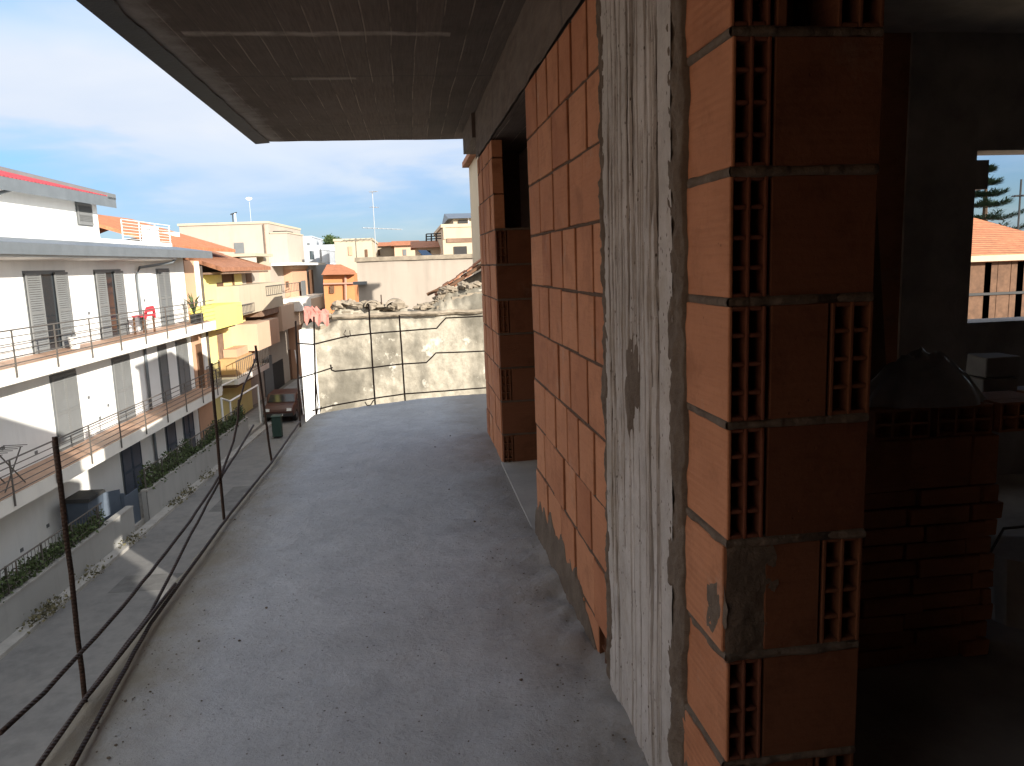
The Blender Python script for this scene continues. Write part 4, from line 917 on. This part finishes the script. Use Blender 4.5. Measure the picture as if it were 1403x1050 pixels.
for dx in (-.17,.17): m=MB(); m.tube([p+V((dx-.03,.2,.08)),p+V((dx+.03,.2,.08))],.08,10); m.build('wheel',M['rubber'],gb)
pl=thing('potted_plant','spiky potted plant at the far end of the upper balcony of the white house','potted plant',F(34.6,11.6,-2.148))
q=F(34.6,11.6,-2.148); m=MB(); m.tube([q,q+V((0,0,.35))],.16,12,.22); m.build('pot',M['pot'],pl)
pn=thing('planter','dark trough planter at the far end of the upper balcony of the white house','planter',F(34.0,11.3,-2.148)); m=MB(); m.box(33.4,34.4,11.15,11.4,-2.13,-1.75,F); m.build('trough',M['blackm'],pn,bevel=.02); m=MB(); m.box(33.46,34.34,11.19,11.36,-1.76,-1.735,F); m.build('soil',M['bark'],pn)
m=MB(); random.seed(2)
for k in range(26):
    a_=random.uniform(0,2*pi); h=random.uniform(.5,1.0); d_2=V((cos(a_),sin(a_),0)); m.t=random.random(); b0=q+V((0,0,.33)); t1=b0+d_2*.18+V((0,0,h*.7)); t2=b0+d_2*.5+V((0,0,h)); sd=d_2.cross(V((0,0,1)))*.035; m.add([b0-sd,b0+sd,t1+sd,t1-sd,t2],[(0,1,2,3),(3,2,4)])
m.build('foliage',M['hedge'],pl)
# aerials
def yagi(name,label,base,h,arms,parentcat='antenna',mat='aerial',r=.03):
    a_=thing(name,label,parentcat,base); m=MB(); m.tube([base,base+V((0,0,h))],r,6); m.build('mast',M[mat],a_)
    for (z,dirv,L,n,el_) in arms:
        m=MB(); c=base+V((0,0,z)); d2=nrmz(dirv); e=d2.cross(V((0,0,1))); m.tube([c-d2*L*.3,c+d2*L*.7],r*1.1,5)
        for i in range(n): p=c+d2*L*(-.3+i/(n-1)); m.tube([p-e*el_,p+e*el_],r*.7,4)
        m.build('crossbar',M[mat],a_)
    return a_
yb=ony(515,345,60); yh_=ony(515,262,60).z-yb.z
yagi('tv_antenna','tall television mast with a long horizontal aerial over the cream box house',yb,yh_,[(ony(515,313,60).z-yb.z,(1,.25,-.06),2.9,9,.30),(ony(515,284,60).z-yb.z,(1,1,0),.6,3,.2),(yh_-.05,(1,-.6,0),.55,4,.2)])
yagi('tv_antenna','small dark antenna stub on the flat roofed block',F(66,18.3,3.6),1.1,[(1.05,(1,.2,.3),.5,4,.15)],mat='blackm',r=.05)
dp=F(70,18.5,2.45)
ds=thing('satellite_dish','white satellite dish on a thin pole above the flat roofed block','satellite dish',dp)
hz_=onf(358,285,18.5)
pp=F(68.5,17.5,3.6); hz_=(0,pp.z+2.4); ds.location=pp
m=MB(); m.tube([pp,pp+V((0,0,2.2))],.022,6); m.build('pole',M['aerial'],ds)
m=MB(); c_=pp+V((0,0,2.2))
def dish(u,v): a_=2*pi*v; r_=.27*u; return c_+V((cos(a_)*r_,-.1-.35*(1-u*u)*.4,sin(a_)*r_*.42+.1+.3*u*u*.5))
m.grid(8,20,dish); m.build('reflector',M['wsteel'],ds,smooth=True)
# small tree on the skyline
def tree(name,label,base,h,cr,cz,seed,leafm='crown',n=5000,ls=.16):
    t_=thing(name,label,'tree',base); random.seed(seed); m=MB(); m.tube([base,base+V((.1,0,h*.55)),base+V((0,.1,h*.9))],.18,7,.05)
    cl=[base+V((random.uniform(-cr,cr)*.7,random.uniform(-cr,cr)*.7,cz+random.uniform(-cr,cr)*.55)) for _ in range(9)]
    for c in cl: m.tube([base+V((0,0,h*.5)),c],.05,5,.015)
    m.build('trunk',M['bark'],t_); m=MB()
    def lp():
        c=random.choice(cl); v=V((random.gauss(0,1),random.gauss(0,1),random.gauss(0,.8))); return c+v*cr*.26
    leaves(m,lp,n,ls,seed); m.build('crown',M[leafm],t_)
tb=ony(456,330,115); tree('broadleaf_tree','small green tree on the skyline among the far white houses',V((tb.x,115,B)),tb.z-B,1.15,tb.z-B-.2,3,n=2600,ls=.13)

# ------------------------------------------------------------------ through the room opening: tiled veranda house, araucaria
VY=17.
va=ony(1325,350,VY); vb=ony(1500,350,VY); vt=ony(1325,296,VY+4.5)
vh=thing('veranda_house','house with an orange tiled roof over a dark timber veranda seen through the room opening','house',V((va.x+3,VY+4,B)))
m=MB(); m.add([va,V((vb.x,VY,va.z)),V((vb.x,VY+4.5,vt.z)),V((ony(1326,296,VY+4.5).x,VY+4.5,vt.z)),va-V((0,0,.18)),V((vb.x,VY,va.z-.18))],[(0,1,2,3),(4,5,1,0),(4,0,3)])
m.build('roof',M['tile'],vh)
m=MB(); m.box(va.x-.05,vb.x,VY-.06,VY,va.z-.16,va.z-.02); m.build('gutter',M['beige'],vh)
m=MB(); m.box(va.x+.5,vb.x,VY+2.2,VY+8,B,va.z+.2); m.build('wall',M['white'],vh)
for k,px in enumerate((1337,1352,1370,1388,1396)):
    q=ony(px,400,VY+.3); wd_=.17 if k else .3
    m=MB(); m.box(q.x-wd_,q.x+wd_,VY+.2,VY+.4,ony(px,460,VY).z,va.z-.12); m.build('post',M['wood'],vh)
z=ony(1370,366,VY+.2).z; m=MB(); m.box(va.x,vb.x,VY+.41,VY+.5,z-.08,z+.08); m.build('rail',M['wood'],vh)
z=ony(1370,402,VY+.2).z; m=MB(); m.box(va.x,vb.x,VY+.15,VY+.19,z-.03,z+.03); m.build('rail',M['blackm'],vh)
z=ony(1370,440,VY+.2).z; m=MB(); m.box(va.x-.3,vb.x,VY-.1,VY+.1,B,z); m.build('parapet',M['wood'],vh)
q=ony(1378,395,VY+2.1); m=MB(); m.box(q.x-.25,q.x+.25,VY+2.1,VY+2.19,q.z-1,q.z+.55); m.build('door',M['wsteel'],vh)
ab=ony(1350,300,40); atop=ony(1352,231,40)
ar=thing('araucaria_tree','tall dark araucaria with flat tiers of branches behind the tiled veranda house','tree',V((ab.x,40,B)))
m=MB(); random.seed(6); nb_=MB(); nb_.tube([V((ab.x,40,B)),V((ab.x,40,0)),V((atop.x,40,atop.z))],.35,8,.04)
zz=atop.z-.1
while zz>-4:
    L=min(2.6,.25+(atop.z-zz)*.62)
    for k in range(7):
        a_=2*pi*k/7+random.uniform(-.2,.2)+zz; d2=V((cos(a_),sin(a_),0)); c=V((atop.x,40,zz)); LL=L*random.uniform(.8,1.1); tip=c+d2*LL+V((0,0,.10*LL))
        nb_.tube([c,c+d2*LL*.5-V((0,0,.08*LL)),tip],.04,4,.012)
        for i in range(260):
            f0=random.random()**.7; p=c+d2*LL*f0+V((0,0,-.16*LL*f0*(1-f0)*2+.10*LL*f0*f0)); sd=d2.cross(V((0,0,1))); w_=.30*LL*(1-f0*.7); p=p+sd*random.uniform(-w_,w_)*.7+V((0,0,random.gauss(0,.05))); m.t=random.random(); k_=random.uniform(.14,.30); n_=(d2*random.uniform(.3,1)+sd*random.uniform(-1,1)+V((0,0,random.uniform(-.1,.5)))).normalized(); q_=n_.cross(V((0,0,1))).normalized(); m.add([p,p+n_*k_+q_*.03,p+n_*k_*1.6,p+n_*k_-q_*.03],[(0,1,2,3)])
    zz-=random.uniform(.55,.72)
m.build('crown',M['pine'],ar); nb_.build('trunk',M['bark'],ar)
q=ony(1396,296,30); h_=ony(1397,246,30).z-q.z
yagi('antenna_mast','thin dark aerial mast rising behind the tiled veranda roof',V((q.x,30,q.z-1)),h_+1,[(h_*.55+1,(1,-.3,0),.8,4,.2)],mat='blackm',r=.04)
